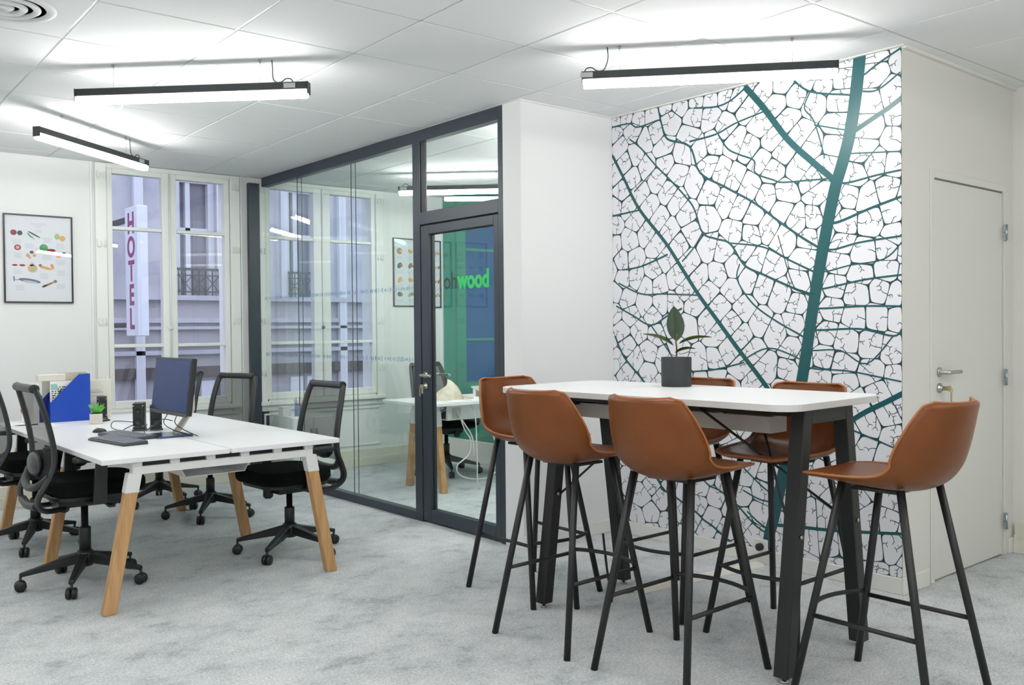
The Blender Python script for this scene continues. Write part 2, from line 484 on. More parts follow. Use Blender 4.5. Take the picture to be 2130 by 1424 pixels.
# ------------------------------------------------------------------ windows (two casements of three panes each)
def window(n, w4, glass_m):
    a0, a1, b0, b1 = w4
    W = sroot('window_%d' % n)
    x0, x1 = a0-0.06, b1+0.06; mid = (a1+b0)/2
    y0, y1 = YW-0.012, YW+0.06
    # casing on the wall around the opening
    MB().box(x0-0.075, x0+0.012, YW-0.028, YW, 0.62, CEIL-0.004).box(x1-0.012, x1+0.075, YW-0.028, YW, 0.62, CEIL-0.004).box(x0+0.012, x1-0.012, YW-0.028, YW, 2.665, CEIL-0.004).build('casing', M_WIN, W, 0.004, 1)
    MB().box(x0-0.06, x1+0.06, YW-0.06, YW, 0.655, 0.69).box(x0-0.05, x1+0.05, YW-0.02, YW, 0.60, 0.655).build('window_sill', M_WIN, W, 0.004, 1)
    MB().box(x0, x0+0.02, YW, YW+0.12, 0.69, 2.685).box(x1-0.02, x1, YW, YW+0.12, 0.69, 2.685).box(x0, x1, YW, YW+0.12, 2.665, 2.685).box(x0, x1, YW, YW+0.12, 0.69, 0.71).build('window_frame', M_WIN, W)
    for s, (p0, p1) in enumerate(((a0, a1), (b0, b1))):
        l = x0+0.016 if s == 0 else mid+0.001
        r = mid-0.001 if s == 0 else x1-0.016
        sash = MB()
        sash.box(l, p0, y0, y1, 0.705, 2.67).box(p1, r, y0, y1, 0.705, 2.67)
        sash.box(p0, p1, y0, y1, 0.705, PZ0).box(p0, p1, y0, y1, PZ1, 2.67)
        so = sash.build('casement', M_WIN, W, 0.006, 2)
        zb = [(PZ0, 1.204), (1.232, 2.170), (2.198, PZ1)]
        MB().box(p0, p1, y0+0.006, y1-0.006, 1.204, 1.232).build('glazing_bar', M_WIN, so, 0.004, 1)
        MB().box(p0, p1, y0+0.006, y1-0.006, 2.170, 2.198).build('glazing_bar', M_WIN, so, 0.004, 1)
        for z0, z1 in zb:
            MB().box(p0, p1, y0+0.036, y0+0.040, z0, z1).build('pane', glass_m, so)
        # fittings: hinge pins and little latch hooks on the stiles
        hx = x0-0.005 if s == 0 else x1+0.005
        for z in (0.95, 1.42, 2.05, 2.6):
            MB().tube([(hx, y0-0.022, z-0.028), (hx, y0-0.022, z+0.028)], 0.0065, 8).build('hinge', M_WIN, W)
            h = hx+(-0.045 if s == 0 else 0.045)
            MB().tube(catmull([(h-0.014, YW-0.034, z+0.03), (h-0.014, YW-0.04, z-0.015), (h, YW-0.042, z-0.028), (h+0.014, YW-0.04, z-0.015), (h+0.014, YW-0.034, z+0.02)], 3), 0.004, 6).build('latch_hook', M_WSKIRT, W)
    MB().lathe([(0.016, 0), (0.016, 0.012), (0.008, 0.016), (0.008, 0.03)], 12, c=(mid, 0, 0), axis='z').build('espagnolette_knob', M_WSKIRT if n != 2 else M_DGPL, W, loc=(0, YW-0.014, 1.36)).rotation_euler = (PI/2, 0, 0)
    MB().tube([(mid, YW-0.02, 0.72), (mid, YW-0.02, 2.66)], 0.006, 6).build('espagnolette_rod', M_WIN, W)
    MB().box(x0-0.02, x1+0.02, YW-0.012, YW, 0.20, 0.22).box(x0-0.02, x1+0.02, YW-0.012, YW, 0.56, 0.58).box(x0-0.02, x0, YW-0.012, YW, 0.22, 0.56).box(x1, x1+0.02, YW-0.012, YW, 0.22, 0.56).build('panel_moulding', M_WIN, W, 0.003, 1)
    return W
window(1, WINS[0], M_WGLASS); window(2, WINS[1], M_WGLASS); window(3, WINS[2], M_BLUEPANE)
struct(MB().box(3.385, 3.40, YW-0.02, YW, 0.17, CEIL).box(2.13, 2.145, YW-0.018, YW, 0.17, CEIL).build('trim_3', M_WIN, bevel=0.003, seg=1))

# ------------------------------------------------------------------ white flush door
dr = sroot('door_1')
MB().box(D0, D1, YD+0.004, YD+0.044, 0.008, DH-0.004).build('door_leaf', M_DOOR, dr, 0.002, 1)
fr = MB()
for a, b in ((D0-0.045, D0-0.004), (D1+0.004, D1+0.06)):
    fr.box(a, b, YD-0.006, YD+0.0, 0, DH+0.045)
fr.box(D0-0.004, D1+0.004, YD-0.006, YD, DH+0.004, DH+0.045)
fr.build('door_frame', M_WALLR, dr, 0.003, 1)
MB().box(D0-0.004, D0-0.0005, YD+0.002, YD+0.05, 0, DH).box(D0-0.004, D1+0.004, YD+0.006, YD+0.05, DH-0.004, DH+0.004).build('gasket', mat('grey_door_seal', (128, 126, 120), 0.7), dr)
hd = MB().lathe([(0.026, 0), (0.026, -0.008), (0.022, -0.010), (0.011, -0.010), (0.011, -0.045)], 20, c=(0, 0, 0)).build('door_handle', M_STEEL, dr, loc=(4.765, YD+0.004, 1.088)); hd.rotation_euler = (-PI/2, 0, 0)
MB().tube(catmull([(0, 0, -0.035), (0.008, 0, -0.050), (0.03, 0, -0.054), (0.13, 0, -0.054)], 4), 0.0105, 12).build('lever', M_STEEL, hd)
lk = MB().lathe([(0.026, 0), (0.026, -0.008), (0.012, -0.010), (0.012, -0.020), (0, -0.020)], 20).build('lock_rosette', M_STEEL, dr, loc=(4.765, YD+0.004, 1.005)); lk.rotation_euler = (-PI/2, 0, 0)
MB().box(-0.002, 0.002, -0.011, 0.011, -0.05, -0.02).box(-0.003, 0.003, -0.014, 0.014, -0.062, -0.045).build('key', M_BRASS, lk)
MB().tube([(0.02+0.012*math.cos(t*PI/5), 0.012+0.012*math.sin(t*PI/5), -0.055) for t in range(10)], 0.0016, 5, closed=True).box(0.012, 0.024, 0.02, 0.075, -0.057, -0.053).build('spare_key', M_BRASS, lk)
for z in (0.20, 1.03, 1.86):
    MB().box(D1-0.004, D1+0.022, YD-0.018, YD-0.006, z-0.045, z-0.002).box(D1-0.004, D1+0.022, YD-0.018, YD-0.006, z+0.002, z+0.045).tube([(D1+0.004, YD-0.02, z-0.046), (D1+0.004, YD-0.02, z+0.046)], 0.007, 10).build('hinge', M_ZINC, dr)

# ------------------------------------------------------------------ glass partition
gp = thing('glass_partition', 'slate-framed floor to ceiling glazed partition between office and meeting room', 'partition')
X0, X1 = XP, XP+0.065
Y0, YPA, YPB, Y1 = YC+0.17, 5.243, 5.328, 7.755
MB().box(X0, X1, Y0, Y1, CEIL-0.08, CEIL).build('top_rail', M_SLATE, gp, 0.002, 1)
MB().box(X0, X1, YPB, Y1, 0, 0.06).build('bottom_rail', M_SLATE, gp, 0.002, 1)
MB().box(X0, X1, Y0, Y0+0.05, 0, CEIL-0.08).build('post', M_SLATE, gp, 0.002, 1)
MB().box(X0, X1, YPA, YPB, 0, CEIL-0.08).build('post', M_SLATE, gp, 0.002, 1)
MB().box(3.455, 3.556, Y1, YW, 0, 2.655).box(X0, X1, Y1+0.035, YW, 0.0, CEIL).build('post', M_SLATE, gp, 0.002, 1)
MB().box(X0, X1, Y0+0.05, YPA, 2.055, 2.140).build('transom', M_SLATE, gp, 0.002, 1)
MB().box(X0+0.012, X1-0.012, YPB, YPB+0.008, 0.06, CEIL-0.08).box(X0+0.012, X1-0.012, YPA-0.008, YPA, 2.14, CEIL-0.08).box(X0+0.012, X1-0.012, Y0+0.05, Y0+0.062, 2.14, CEIL-0.08).build('gasket', M_SLATED, gp)
M_JOINT = mat('grey_glass_joint', (122, 140, 140), 0.4)
ys = [YPB, 6.19, 7.085, Y1]
for xg in (X0+0.010, X1-0.016):
    for a, b in zip(ys[:-1], ys[1:]):
        MB().box(xg, xg+0.006, a+0.002, b-0.002, 0.06, CEIL-0.08).build('pane', M_GLASS, gp)
    for yj in ys[1:-1]:
        MB().box(xg, xg+0.006, yj-0.002, yj+0.002, 0.06, CEIL-0.08).build('joint', M_JOINT, gp)
MB().box(X0+0.026, X0+0.034, Y0+0.05, YPA, 2.14, CEIL-0.08).build('transom_pane', M_GLASS, gp)
rnd = random.Random(4)
for z in (1.623, 1.122):
    m = MB(); y = YPB+0.03
    while y < Y1-0.03:
        if abs(y-6.19) > 0.02 and abs(y-7.085) > 0.02:
            h = rnd.choice((0.018, 0.026, 0.034)); t = rnd.uniform(-0.006, 0.006); wd = rnd.choice((0.005, 0.008, 0.008))
            x = X0+0.0095
            m.hexa([(x, y, z-h/2), (x, y+wd, z-h/2), (x-0.0006, y+wd, z-h/2), (x-0.0006, y, z-h/2)], [(x, y+t, z+h/2), (x, y+wd+t, z+h/2), (x-0.0006, y+wd+t, z+h/2), (x-0.0006, y+t, z+h/2)])
        y += rnd.choice((0.016, 0.02, 0.026, 0.034))
    o = m.build('vinyl_mark_row', M_DASH, gp); o['kind'] = 'stuff'
# glazed door leaf
gd = thing('glass_door', 'slate-framed glass door lettered with a two-tone name', 'door', (0, 0, 0))
lx0, lx1 = X0+0.004, X1-0.006
ya, yb = Y0+0.054, YPA-0.006
MB().box(lx0, lx1, yb-0.092, yb, 0.012, 2.046).box(lx0, lx1, ya, ya+0.05, 0.012, 2.046).box(lx0, lx1, ya+0.05, yb-0.092, 0.012, 0.098).box(lx0, lx1, ya+0.05, yb-0.092, 1.985, 2.046).build('leaf_frame', M_SLATE, gd, 0.003, 2)
MB().box(X0+0.02, X1-0.02, YPA-0.0055, YPA-0.0005, 0.0, 2.05).box(X0+0.02, X1-0.02, Y0+0.05, YPA, 2.047, 2.0545).build('gasket', M_SLATED, gd)
MB().box(lx0+0.024, lx0+0.032, ya+0.05, yb-0.092, 0.098, 1.985).build('pane', M_GLASS, gd)
MB().box(lx0+0.022, lx0+0.034, yb-0.098, yb-0.092, 0.098, 1.985).box(lx0+0.022, lx0+0.034, ya+0.05, ya+0.056, 0.098, 1.985).box(lx0+0.022, lx0+0.034, ya+0.056, yb-0.098, 1.979, 1.985).build('glazing_bead', M_SLATED, gd)
hz, hy = 1.02, yb-0.047
MB().lathe([(0.025, 0), (0.025, -0.008), (0.010, -0.010), (0.010, -0.045)], 16, axis='x', c=(lx0, hy, hz)).tube(catmull([(lx0-0.04, hy, hz), (lx0-0.052, hy-0.008, hz), (lx0-0.056, hy-0.03, hz), (lx0-0.056, hy-0.125, hz)], 4), 0.010, 10).build('handle', M_STEEL, gd)
MB().lathe([(0.025, 0), (0.025, 0.008), (0.010, 0.010), (0.010, 0.045)], 16, axis='x', c=(lx1, hy, hz)).tube(catmull([(lx1+0.04, hy, hz), (lx1+0.052, hy-0.008, hz), (lx1+0.056, hy-0.03, hz), (lx1+0.056, hy-0.125, hz)], 4), 0.010, 10).build('handle', M_STEEL, gd)
lk2 = MB().lathe([(0.024, 0), (0.024, -0.008), (0.011, -0.010), (0.011, -0.02), (0, -0.02)], 16, axis='x', c=(lx0, hy, hz-0.075)).build('lock_rosette', M_STEEL, gd)
MB().box(lx0-0.05, lx0-0.02, hy-0.002, hy+0.002, hz-0.086, hz-0.064).box(lx0-0.055, lx0-0.05, hy-0.004, hy+0.004, hz-0.14, hz-0.075).box(lx0-0.050, lx0-0.046, hy-0.03, hy-0.012, hz-0.125, hz-0.07).build('key', M_BRASS, lk2)
text_obj('lettering', 'oh', 0.160, face_minus_x(lx0+0.0235, 5.003, 1.604), M_GREYT, gd, 0.001, fit=0.142)
text_obj('lettering', 'wood', 0.160, face_minus_x(lx0+0.0235, 4.853, 1.604), M_GREENT, gd, 0.006, fit=0.338)

# ------------------------------------------------------------------ green tinted glass wall at the far side of the meeting room
XG = 5.584
gg = thing('green_glass_partition', 'green tinted glass partition at the far side of the meeting room', 'partition')
for a, b in ((YC+0.13, 5.45), (5.46, 6.6), (6.61, YW-0.036)):
    MB().box(XG, XG+0.008, a, b, 0.21, CEIL).build('pane', M_GREENG, gg)
MB().box(XG-0.02, XG+0.03, YC+0.134, YW-0.034, 0, 0.21).build('plinth', M_WSKIRT, gg, 0.003, 1)

# ------------------------------------------------------------------ mural wall print
VEINS = [
 ([(1.746,2.841),(1.737,2.709),(1.723,2.578),(1.703,2.436),(1.675,2.294),(1.639,2.176),(1.606,2.081),(1.58,1.984),(1.552,1.861),(1.502,1.625),(1.455,1.371),(1.399,1.048),(1.311,0.671),(1.23,0.315),(1.186,0.16),(1.173,0.063)],0.0688,0.0681),
 ([(1.038,2.696),(1.165,2.55),(1.316,2.352),(1.476,2.199),(1.574,2.11),(1.615,2.055)],0.0371,0.0340),
 ([(0.007,2.457),(0.111,2.287),(0.234,2.088),(0.449,1.858),(0.58,1.688),(0.706,1.524),(0.846,1.365),(0.98,1.212),(1.156,1.019),(1.267,0.879),(1.356,0.772)],0.0198,0.0302),
 ([(0.398,2.695),(0.426,2.587),(0.473,2.49),(0.641,2.42),(0.72,2.251),(0.902,2.143),(1.098,2.031),(1.254,1.915),(1.402,1.811),(1.51,1.745)],0.0125,0.0134),
 ([(0.156,2.542),(0.257,2.465),(0.376,2.342),(0.49,2.238),(0.602,2.129),(0.674,2.042),(0.736,1.893),(0.832,1.85),(0.933,1.814),(1.032,1.684),(1.16,1.623),(1.313,1.556),(1.452,1.499)],0.0097,0.0135),
 ([(0.934,1.817),(1.16,1.777),(1.313,1.7),(1.481,1.619)],0.0087,0.0107),
 ([(0.853,2.456),(0.92,2.362),(1.003,2.315),(1.1,2.267),(1.107,2.198),(1.224,2.143),(1.285,2.122),(1.461,2.112),(1.574,2.104)],0.0103,0.0092),
 ([(0.999,1.693),(0.982,1.604),(1.079,1.471),(1.22,1.374),(1.4,1.281)],0.0087,0.0109),
 ([(1.709,2.331),(1.813,2.379),(1.889,2.413),(1.956,2.45)],0.0258,0.0247),
 ([(1.614,1.874),(1.786,1.925),(1.955,1.968)],0.0157,0.0124),
 ([(1.586,1.733),(1.734,1.759),(1.955,1.774)],0.0106,0.0099),
 ([(1.555,1.622),(1.681,1.646),(1.862,1.666),(1.955,1.742)],0.0080,0.0074),
 ([(1.537,1.532),(1.759,1.568),(1.954,1.583)],0.0107,0.0100),
 ([(1.515,1.427),(1.759,1.434),(1.958,1.428)],0.0107,0.0099),
 ([(1.494,1.313),(1.732,1.318),(1.911,1.282),(1.957,1.317)],0.0107,0.0099),
 ([(1.465,1.204),(1.625,1.206),(1.771,1.141),(1.911,1.282)],0.0081,0.0075),
 ([(1.662,2.071),(1.825,2.089),(1.955,2.098)],0.0104,0.0099),
 ([(1.682,2.219),(1.956,2.189)],0.0078,0.0074),
 ([(0.016,1.28),(0.1,1.14),(0.244,1.012),(0.313,0.935),(0.387,0.855)],0.0132,0.0158),
 ([(1.371,0.69),(1.516,0.754),(1.649,0.823),(1.761,0.893),(1.876,0.953),(1.958,0.998)],0.0247,0.0274),
 ([(1.186,0.228),(1.369,0.244),(1.598,0.261),(1.961,0.304)],0.0198,0.0150),
 ([(0.281,0.482),(0.394,0.357),(0.409,0.324),(0.485,0.304),(0.574,0.264),(0.675,0.221),(0.738,0.18),(0.808,0.151),(0.922,0.081)],0.0128,0.0118),
 ([(0.641,0.486),(0.712,0.437),(0.775,0.394),(0.857,0.371),(0.963,0.314),(1.091,0.213),(1.179,0.173)],0.0092,0.0114),
 ([(1.017,0.528),(1.131,0.444),(1.199,0.405)],0.0087,0.0085),
 ([(1.016,0.397),(1.118,0.362),(1.186,0.356)],0.0087,0.0085),
 ([(1.041,0.281),(1.105,0.237),(1.161,0.208)],0.0087,0.0114),
 ([(0.008,2.644),(0.156,2.641),(0.228,2.606),(0.397,2.621)],0.0099,0.0094),
 ([(0.678,2.642),(0.837,2.619),(0.939,2.634),(1.038,2.683)],0.0105,0.0100),
 ([(0.641,2.448),(0.836,2.459),(0.971,2.498),(1.164,2.53)],0.0121,0.0084),
 ([(1.318,2.703),(1.449,2.585),(1.67,2.522)],0.0109,0.0103),
 ([(1.456,2.584),(1.42,2.502),(1.477,2.421),(1.533,2.241),(1.532,2.216)],0.0080,0.0079),
 ([(1.477,2.402),(1.649,2.347)],0.0080,0.0078),
 ([(1.762,2.606),(1.826,2.64),(1.953,2.694)],0.0102,0.0099),
 ([(1.743,2.526),(1.832,2.514),(1.95,2.577)],0.0102,0.0074),
 ([(0.013,2.065),(0.244,2.08)],0.0132,0.0096),
 ([(0.085,1.708),(0.251,1.722),(0.468,1.783)],0.0098,0.0124),
 ([(0.052,1.624),(0.249,1.547),(0.427,1.541),(0.706,1.524)],0.0099,0.0091),
 ([(0.029,1.476),(0.176,1.411),(0.328,1.348),(0.465,1.406),(0.578,1.448)],0.0099,0.0122),
 ([(0.328,1.348),(0.453,1.206),(0.538,1.104)],0.0095,0.0093),
 ([(0.58,1.732),(0.672,1.812),(0.736,1.893)],0.0092,0.0090),
 ([(0.194,2.2),(0.375,2.327)],0.0097,0.0063),
 ([(1.401,1.527),(1.342,1.568),(1.253,1.836)],0.0054,0.0056),
 ([(1.654,0.809),(1.76,0.775),(1.938,0.718)],0.0105,0.0075),
 ([(1.464,1.108),(1.665,1.101),(1.835,1.076),(1.953,1.057)],0.0081,0.0075),
 ([(0.996,1.129),(1.189,1.214),(1.4,1.152)],0.0073,0.0082),
 ([(0.594,1.062),(0.809,1.082),(1.029,1.13)],0.0092,0.0087),
]
RW, RH0, RH1 = YC-YD, 0.083, CEIL-0.007
rnd = random.Random(11)
def resample(pts, step):
    out = [Vector(pts[0])]; acc = 0
    for a, b in zip(pts[:-1], pts[1:]):
        a = Vector(a); b = Vector(b); L = (b-a).length; t = step-acc
        while t <= L:
            out.append(a+(b-a)*t/L); t += step
        acc = (acc+L) % step
    return out
vein_s = []
rib = [Vector((p.x, p.y)) for p in catmull([(a, b, 0) for a, b in VEINS[0][0]], 8)]
for k_, (pts, w0, w1) in enumerate(VEINS):
    if k_:
        e0 = min(rib, key=lambda r: (r-Vector(pts[0])).length); e1 = min(rib, key=lambda r: (r-Vector(pts[-1])).length)
        if 0.034 < (e0-Vector(pts[0])).length < 0.10: pts = [tuple(e0)]+list(pts)
        elif 0.034 < (e1-Vector(pts[-1])).length < 0.10: pts = list(pts)+[tuple(e1)]
    q = [Vector((p.x, p.y)) for p in catmull([(a, b, 0) for a, b in pts], 5)]
    vein_s.append((q, w0, w1))
seeds = []; buckets = {}
def near(p, d):
    k = (int(p.x//0.15), int(p.y//0.15))
    for i in (-1, 0, 1):
        for j in (-1, 0, 1):
            for s in buckets.get((k[0]+i, k[1]+j), ()):
                if (s-p).length < d: return True
    return False
def put(p, d):
    if not (-0.06 < p.x < RW+0.06 and -0.02 < p.y < RH1+0.06) or near(p, d): return
    seeds.append(p); buckets.setdefault((int(p.x//0.15), int(p.y//0.15)), []).append(p)
for q, w0, w1 in vein_s:
    rs = resample(q, 0.12)
    for i, p in enumerate(rs):
        a = rs[max(i-1, 0)]; b = rs[min(i+1, len(rs)-1)]
        d = (b-a)
        if d.length < 1e-5: continue
        d.normalize(); n = Vector((-d.y, d.x)); wd = w0+(w1-w0)*i/max(1, len(rs)-1)
        for s in (-1, 1):
            put(p+n*s*(wd/2+0.054)+d*rnd.uniform(-0.015, 0.015), 0.088)
for _ in range(9000):
    put(Vector((rnd.uniform(-0.05, RW+0.05), rnd.uniform(0.0, RH1+0.05))), 0.112)
def chaikin(poly, k):
    out = []
    for i in range(len(poly)):
        a, b = poly[i], poly[(i+1) % len(poly)]
        out += [a*(1-k)+b*k, a*k+b*(1-k)]
    return out
mur = MB()
def mw(s, z, dx): return (XM-dx, YC-s, z)
mur.box(XM-0.002, XM, YD+0.0005, YC-0.0005, RH0, RH1, 0)
def strip(q, w0, w1, dx, mi):
    n = len(q); L = []; R = []
    for i, p in enumerate(q):
        d = (q[min(i+1, n-1)]-q[max(i-1, 0)])
        if d.length < 1e-6: d = Vector((1, 0))
        d.normalize(); nn = Vector((-d.y, d.x)); wd = (w0+(w1-w0)*i/max(1, n-1))/2
        L.append(p+nn*wd); R.append(p-nn*wd)
    for i in range(n-1):
        poly = [L[i], L[i+1], R[i+1], R[i]]
        for cp, cn in ((Vector((0.001, 0)), Vector((-1, 0))), (Vector((RW-0.001, 0)), Vector((1, 0))), (Vector((0, RH0)), Vector((0, -1))), (Vector((0, RH1)), Vector((0, 1)))):
            poly = clip(poly, cp, cn)
            if len(poly) < 3: break
        if len(poly) >= 3:
            mur.add([mw(v.x, v.y, dx) for v in poly], [tuple(range(len(poly)))], mi)
cells = []
for s in seeds:
    poly = [Vector((0.0008, RH0)), Vector((RW-0.0008, RH0)), Vector((RW-0.0008, RH1)), Vector((0.0008, RH1))]
    nb = sorted((t for t in seeds if t is not s and abs(t.x-s.x) < 0.34 and abs(t.y-s.y) < 0.34), key=lambda t: (t-s).length_squared)[:26]
    for t in nb:
        n = (t-s).normalized()
        k = (int((s.x+t.x)*1000)*7+int((s.y+t.y)*1000)*13) % 10
        g = (0.0018, 0.0018, 0.0020, 0.0020, 0.0022, 0.0024, 0.0026, 0.0030, 0.0036, 0.0042)[k]
        poly = clip(poly, (s+t)/2-n*g, n)
        if len(poly) < 3: break
    if len(poly) < 3: continue
    cells.append((s, poly))
    r = chaikin(chaikin(poly, 0.13), 0.25)
    mur.add([mw(v.x, v.y, 0.0024) for v in r], [tuple(range(len(r)))], 1)
    # forked twigs growing into the cell
    cen = sum(poly, Vector((0, 0)))/len(poly)
    size = max((p-cen).length for p in poly)
    edges = sorted(range(len(poly)), key=lambda i: -(poly[(i+1) % len(poly)]-poly[i]).length)
    for i in edges[:(3 if size > 0.085 else 2)]:
        if rnd.random() < 0.18: continue
        a, b = poly[i], poly[(i+1) % len(poly)]
        if (b-a).length < 0.03: continue
        p = a+(b-a)*rnd.uniform(0.3, 0.7)
        aim = cen+Vector((rnd.uniform(-0.02, 0.02), rnd.uniform(-0.02, 0.02)))
        d = (aim-p); L = d.length
        if L < 0.022: continue
        d.normalize(); n = Vector((-d.y, d.x)); sg = rnd.choice((-1, 1)); L *= rnd.uniform(0.45, 0.8)
        q1 = p+d*L*0.5+n*sg*0.006; q2 = p+d*L+n*sg*rnd.uniform(0.0, 0.012)
        strip([p-d*0.004, p+d*0.004, q1, q2], 0.0052, 0.0030, 0.0027, 2)
        for s2, kk in ((1, rnd.uniform(0.2, 0.8)), (-1, rnd.uniform(0.2, 0.8))):
            if rnd.random() < 0.2: continue
            t1 = q2+(d*kk+n*s2)*rnd.uniform(0.007, 0.013); t2 = t1+(d*rnd.uniform(-0.4, 0.9)+n*s2*rnd.uniform(0, 0.6))*rnd.uniform(0.006, 0.016)
            strip([q2-d*0.001, t1, t2], 0.0040, 0.0022, 0.0028, 2)
        if rnd.random() < 0.45:
            t1 = q1-n*sg*rnd.uniform(0.010, 0.018)+d*rnd.uniform(0, 0.008)
            strip([q1, t1], 0.0036, 0.0020, 0.0029, 2)
for k, (q, w0, w1) in enumerate(vein_s):
    big = w0 > 0.012
    strip(q, w0, w1, 0.0031+0.00003*k, 3 if max(w0, w1) > 0.0068 else 2)
mo = mur.build('leaf_mural', [M_TEALD, M_MURAL, M_TEALD, M_TEAL], wall_right, recalc=False)
mo['label'] = 'white wall print of teal branching leaf veins'

# ================================================================== FURNITURE
# ------------------------------------------------------------------ leather bar stool
def make_stool(label, loc, rz):
    t = thing('bar_stool', label, 'bar stool', loc, rz, 'leather bar stools around the high table')
    prof = [(0.262, 0.792), (0.250, 0.797), (0.225, 0.798), (0.17, 0.795), (0.08, 0.784), (-0.02, 0.774), (-0.10, 0.774), (-0.165, 0.797), (-0.209, 0.848), (-0.233, 0.91), (-0.250, 0.98), (-0.262, 1.035), (-0.268, 1.060), (-0.270, 1.074)]
    hw = [0.120, 0.160, 0.183, 0.200, 0.212, 0.219, 0.226, 0.230, 0.229, 0.222, 0.205, 0.184, 0.168, 0.135]
    ra = [-0.004, 0.0, 0.003, 0.010, 0.024, 0.042, 0.064, 0.086, 0.100, 0.100, 0.086, 0.070, 0.058, 0.048]
    dat = catmull([(p[0], p[1], h) for p, h in zip(prof, hw)], 4); rr = catmull([(r, 0, 0) for r in ra], 4)
    n = len(dat); U = [-1+2*i/16 for i in range(17)]; TH = 0.019
    inn = []; out = []
    for i in range(n):
        a = dat[max(i-1, 0)]; b = dat[min(i+1, n-1)]
        ty, tz = b.x-a.x, b.y-a.y; L = math.hypot(ty, tz) or 1; N = Vector((0, tz/L, -ty/L))
        r1 = []; r2 = []
        for u in U:
            base = Vector((dat[i].z*u, dat[i].x, dat[i].y))+N*rr[i].x*abs(u)**2.3
            # side lean of the local normal
            sl = rr[i].x*2.3*abs(u)**1.3*(1 if u > 0 else -1)/max(dat[i].z, 0.05)
            nn = (N+Vector((-sl, 0, 0))).normalized()
            edge = 1-0.75*max(abs(u)**8, (1-min(1, i/3.0))**2, (1-min(1, (n-1-i)/3.0))**2)
            r1.append(base+nn*TH*0.15); r2.append(base-nn*TH*edge)
        inn.append(r1); out.append(r2)
    m = MB(); m.grid(inn); m.grid(out)
    k = len(U); b = n*k
    rim = [(i, 0) for i in range(n)]+[(n-1, j) for j in range(1, k)]+[(i, k-1) for i in range(n-2, -1, -1)]+[(0, j) for j in range(k-2, 0, -1)]
    idx = [i*k+j for i, j in rim]
    for q in range(len(idx)):
        a_, b_ = idx[q], idx[(q+1) % len(idx)]
        m.f.append([a_, b_, b_+b, a_+b]); m.mi.append(0); m.sm.append(True)
    m.build('seat_shell', M_LEATH, t)
    path = [inn[i][j]*0.5+out[i][j]*0.5 for i, j in rim]
    MB().tube(path, 0.0052, 6, closed=True).build('edge_piping', M_PIPE, t)
    inset = [inn[min(max(i, 2), n-3)][min(max(j, 1), k-2)]*0.55+inn[i][j]*0.45 for i, j in rim]
    st = MB()
    for q in range(0, len(inset), 1):
        p = inset[q]; d = inset[(q+1) % len(inset)]-p
        if d.length < 1e-4: continue
        st.tube([p+d*0.2+Vector((0, 0, 0.0012)), p+d*0.8+Vector((0, 0, 0.0012))], 0.0011, 4, caps=False)
    o = st.build('stitching', M_STITCH, t, recalc=False)
    # under frame
    MB().box(-0.10, 0.10, -0.075, 0.095, 0.747, 0.758).build('seat_bracket', M_BLACK, t)
    def leg(sx, sy, z):
        f = 1-z/0.757
        return Vector((sx*(0.142+0.083*f), sy*(0.112+0.143*f), z))
    for sx in (-1, 1):
        for sy in (-1, 1):
            MB().tube([leg(sx, sy, 0.0), leg(sx, sy, 0.772 if sy < 0 else 0.778)], 0.0142, 10).build('leg', M_BLACK, t)
        MB().tube([leg(sx, -1, 0.285), leg(sx, 1, 0.285)], 0.009, 8).build('side_stretcher', M_BLACK, t)
    a, b = leg(-1, 1, 0.30), leg(1, 1, 0.30)
    arc = [a.lerp(b, s/12)+Vector((0, 0.062*math.sin(PI*s/12)**0.8, 0)) for s in range(13)]
    MB().tube(arc, 0.009, 8).build('footrest', M_BLACK, t)
    return t
sA = make_stool('tan leather bar stool at the middle of the near table side, back towards viewer', (2.777, 2.300, 0), -PI/2+0.02)
dup(sA, (2.757, 2.892, 0), -PI/2+0.02, 'tan leather bar stool on the near table side, left of the central one')
dup(sA, (3.07, 3.505, 0), PI, 'tan leather bar stool at the far left table end before the glass door')
dup(sA, (3.150, 1.640, 0), 0.0, 'tan leather bar stool at the right table end in front of the white door')
dup(sA, (3.455, 2.868, 0), PI/2, 'tan leather bar stool mostly hidden behind the table, nearer the plant')
dup(sA, (3.452, 2.283, 0), PI/2, 'tan leather bar stool behind the table seen between its right end legs')

# ------------------------------------------------------------------ high table
ht = thing('high_table', 'white-topped standing-height table with black splayed steel legs', 'table', (3.222, 2.705, 0), math.radians(2.3))
MB().prism(rrect(-0.37, 0.37, -0.815, 0.81, 0.10, 8), 1.022, 1.05, 1).build('tabletop', [M_WHITE, M_WEDGE], ht, 0.002, 1)
YN, YF = -0.735, 0.555
for y in (YN, YF):
    for s in (-1, 1):
        b = [(s*0.29+dx, y+dy, 0.022) for dx, dy in ((-0.03, -0.03), (0.03, -0.03), (0.03, 0.03), (-0.03, 0.03))]
        q = [(s*0.155+dx, y+dy, 1.018) for dx, dy in ((-0.03, -0.03), (0.03, -0.03), (0.03, 0.03), (-0.03, 0.03))]
        lg = MB().hexa(b, q).build('leg', M_BLACK, ht, 0.003, 1)
        MB().lathe([(0.018, 0), (0.018, 0.008), (0.008, 0.010), (0.008, 0.024)], 12, c=(s*0.291, y, 0)).build('foot_glide', M_STEEL, lg)
        MB().lathe([(0.008, 0), (0.008, -0.006), (0, -0.006)], 10, c=(s*0.22-0.0, 0, 0), axis='z').build('bolt', M_STEEL, lg, loc=(0, y-0.031, 0.54)).rotation_euler = (-PI/2, 0, 0)
    MB().box(-0.13, 0.13, y-0.03, y+0.03, 0.960, 1.018).build('crossbar', M_BLACK, ht, 0.002, 1)
    MB().box(-0.30, 0.30, y-0.022, y+0.022, 1.018, 1.0215).build('mounting_plate', M_WMET, ht)
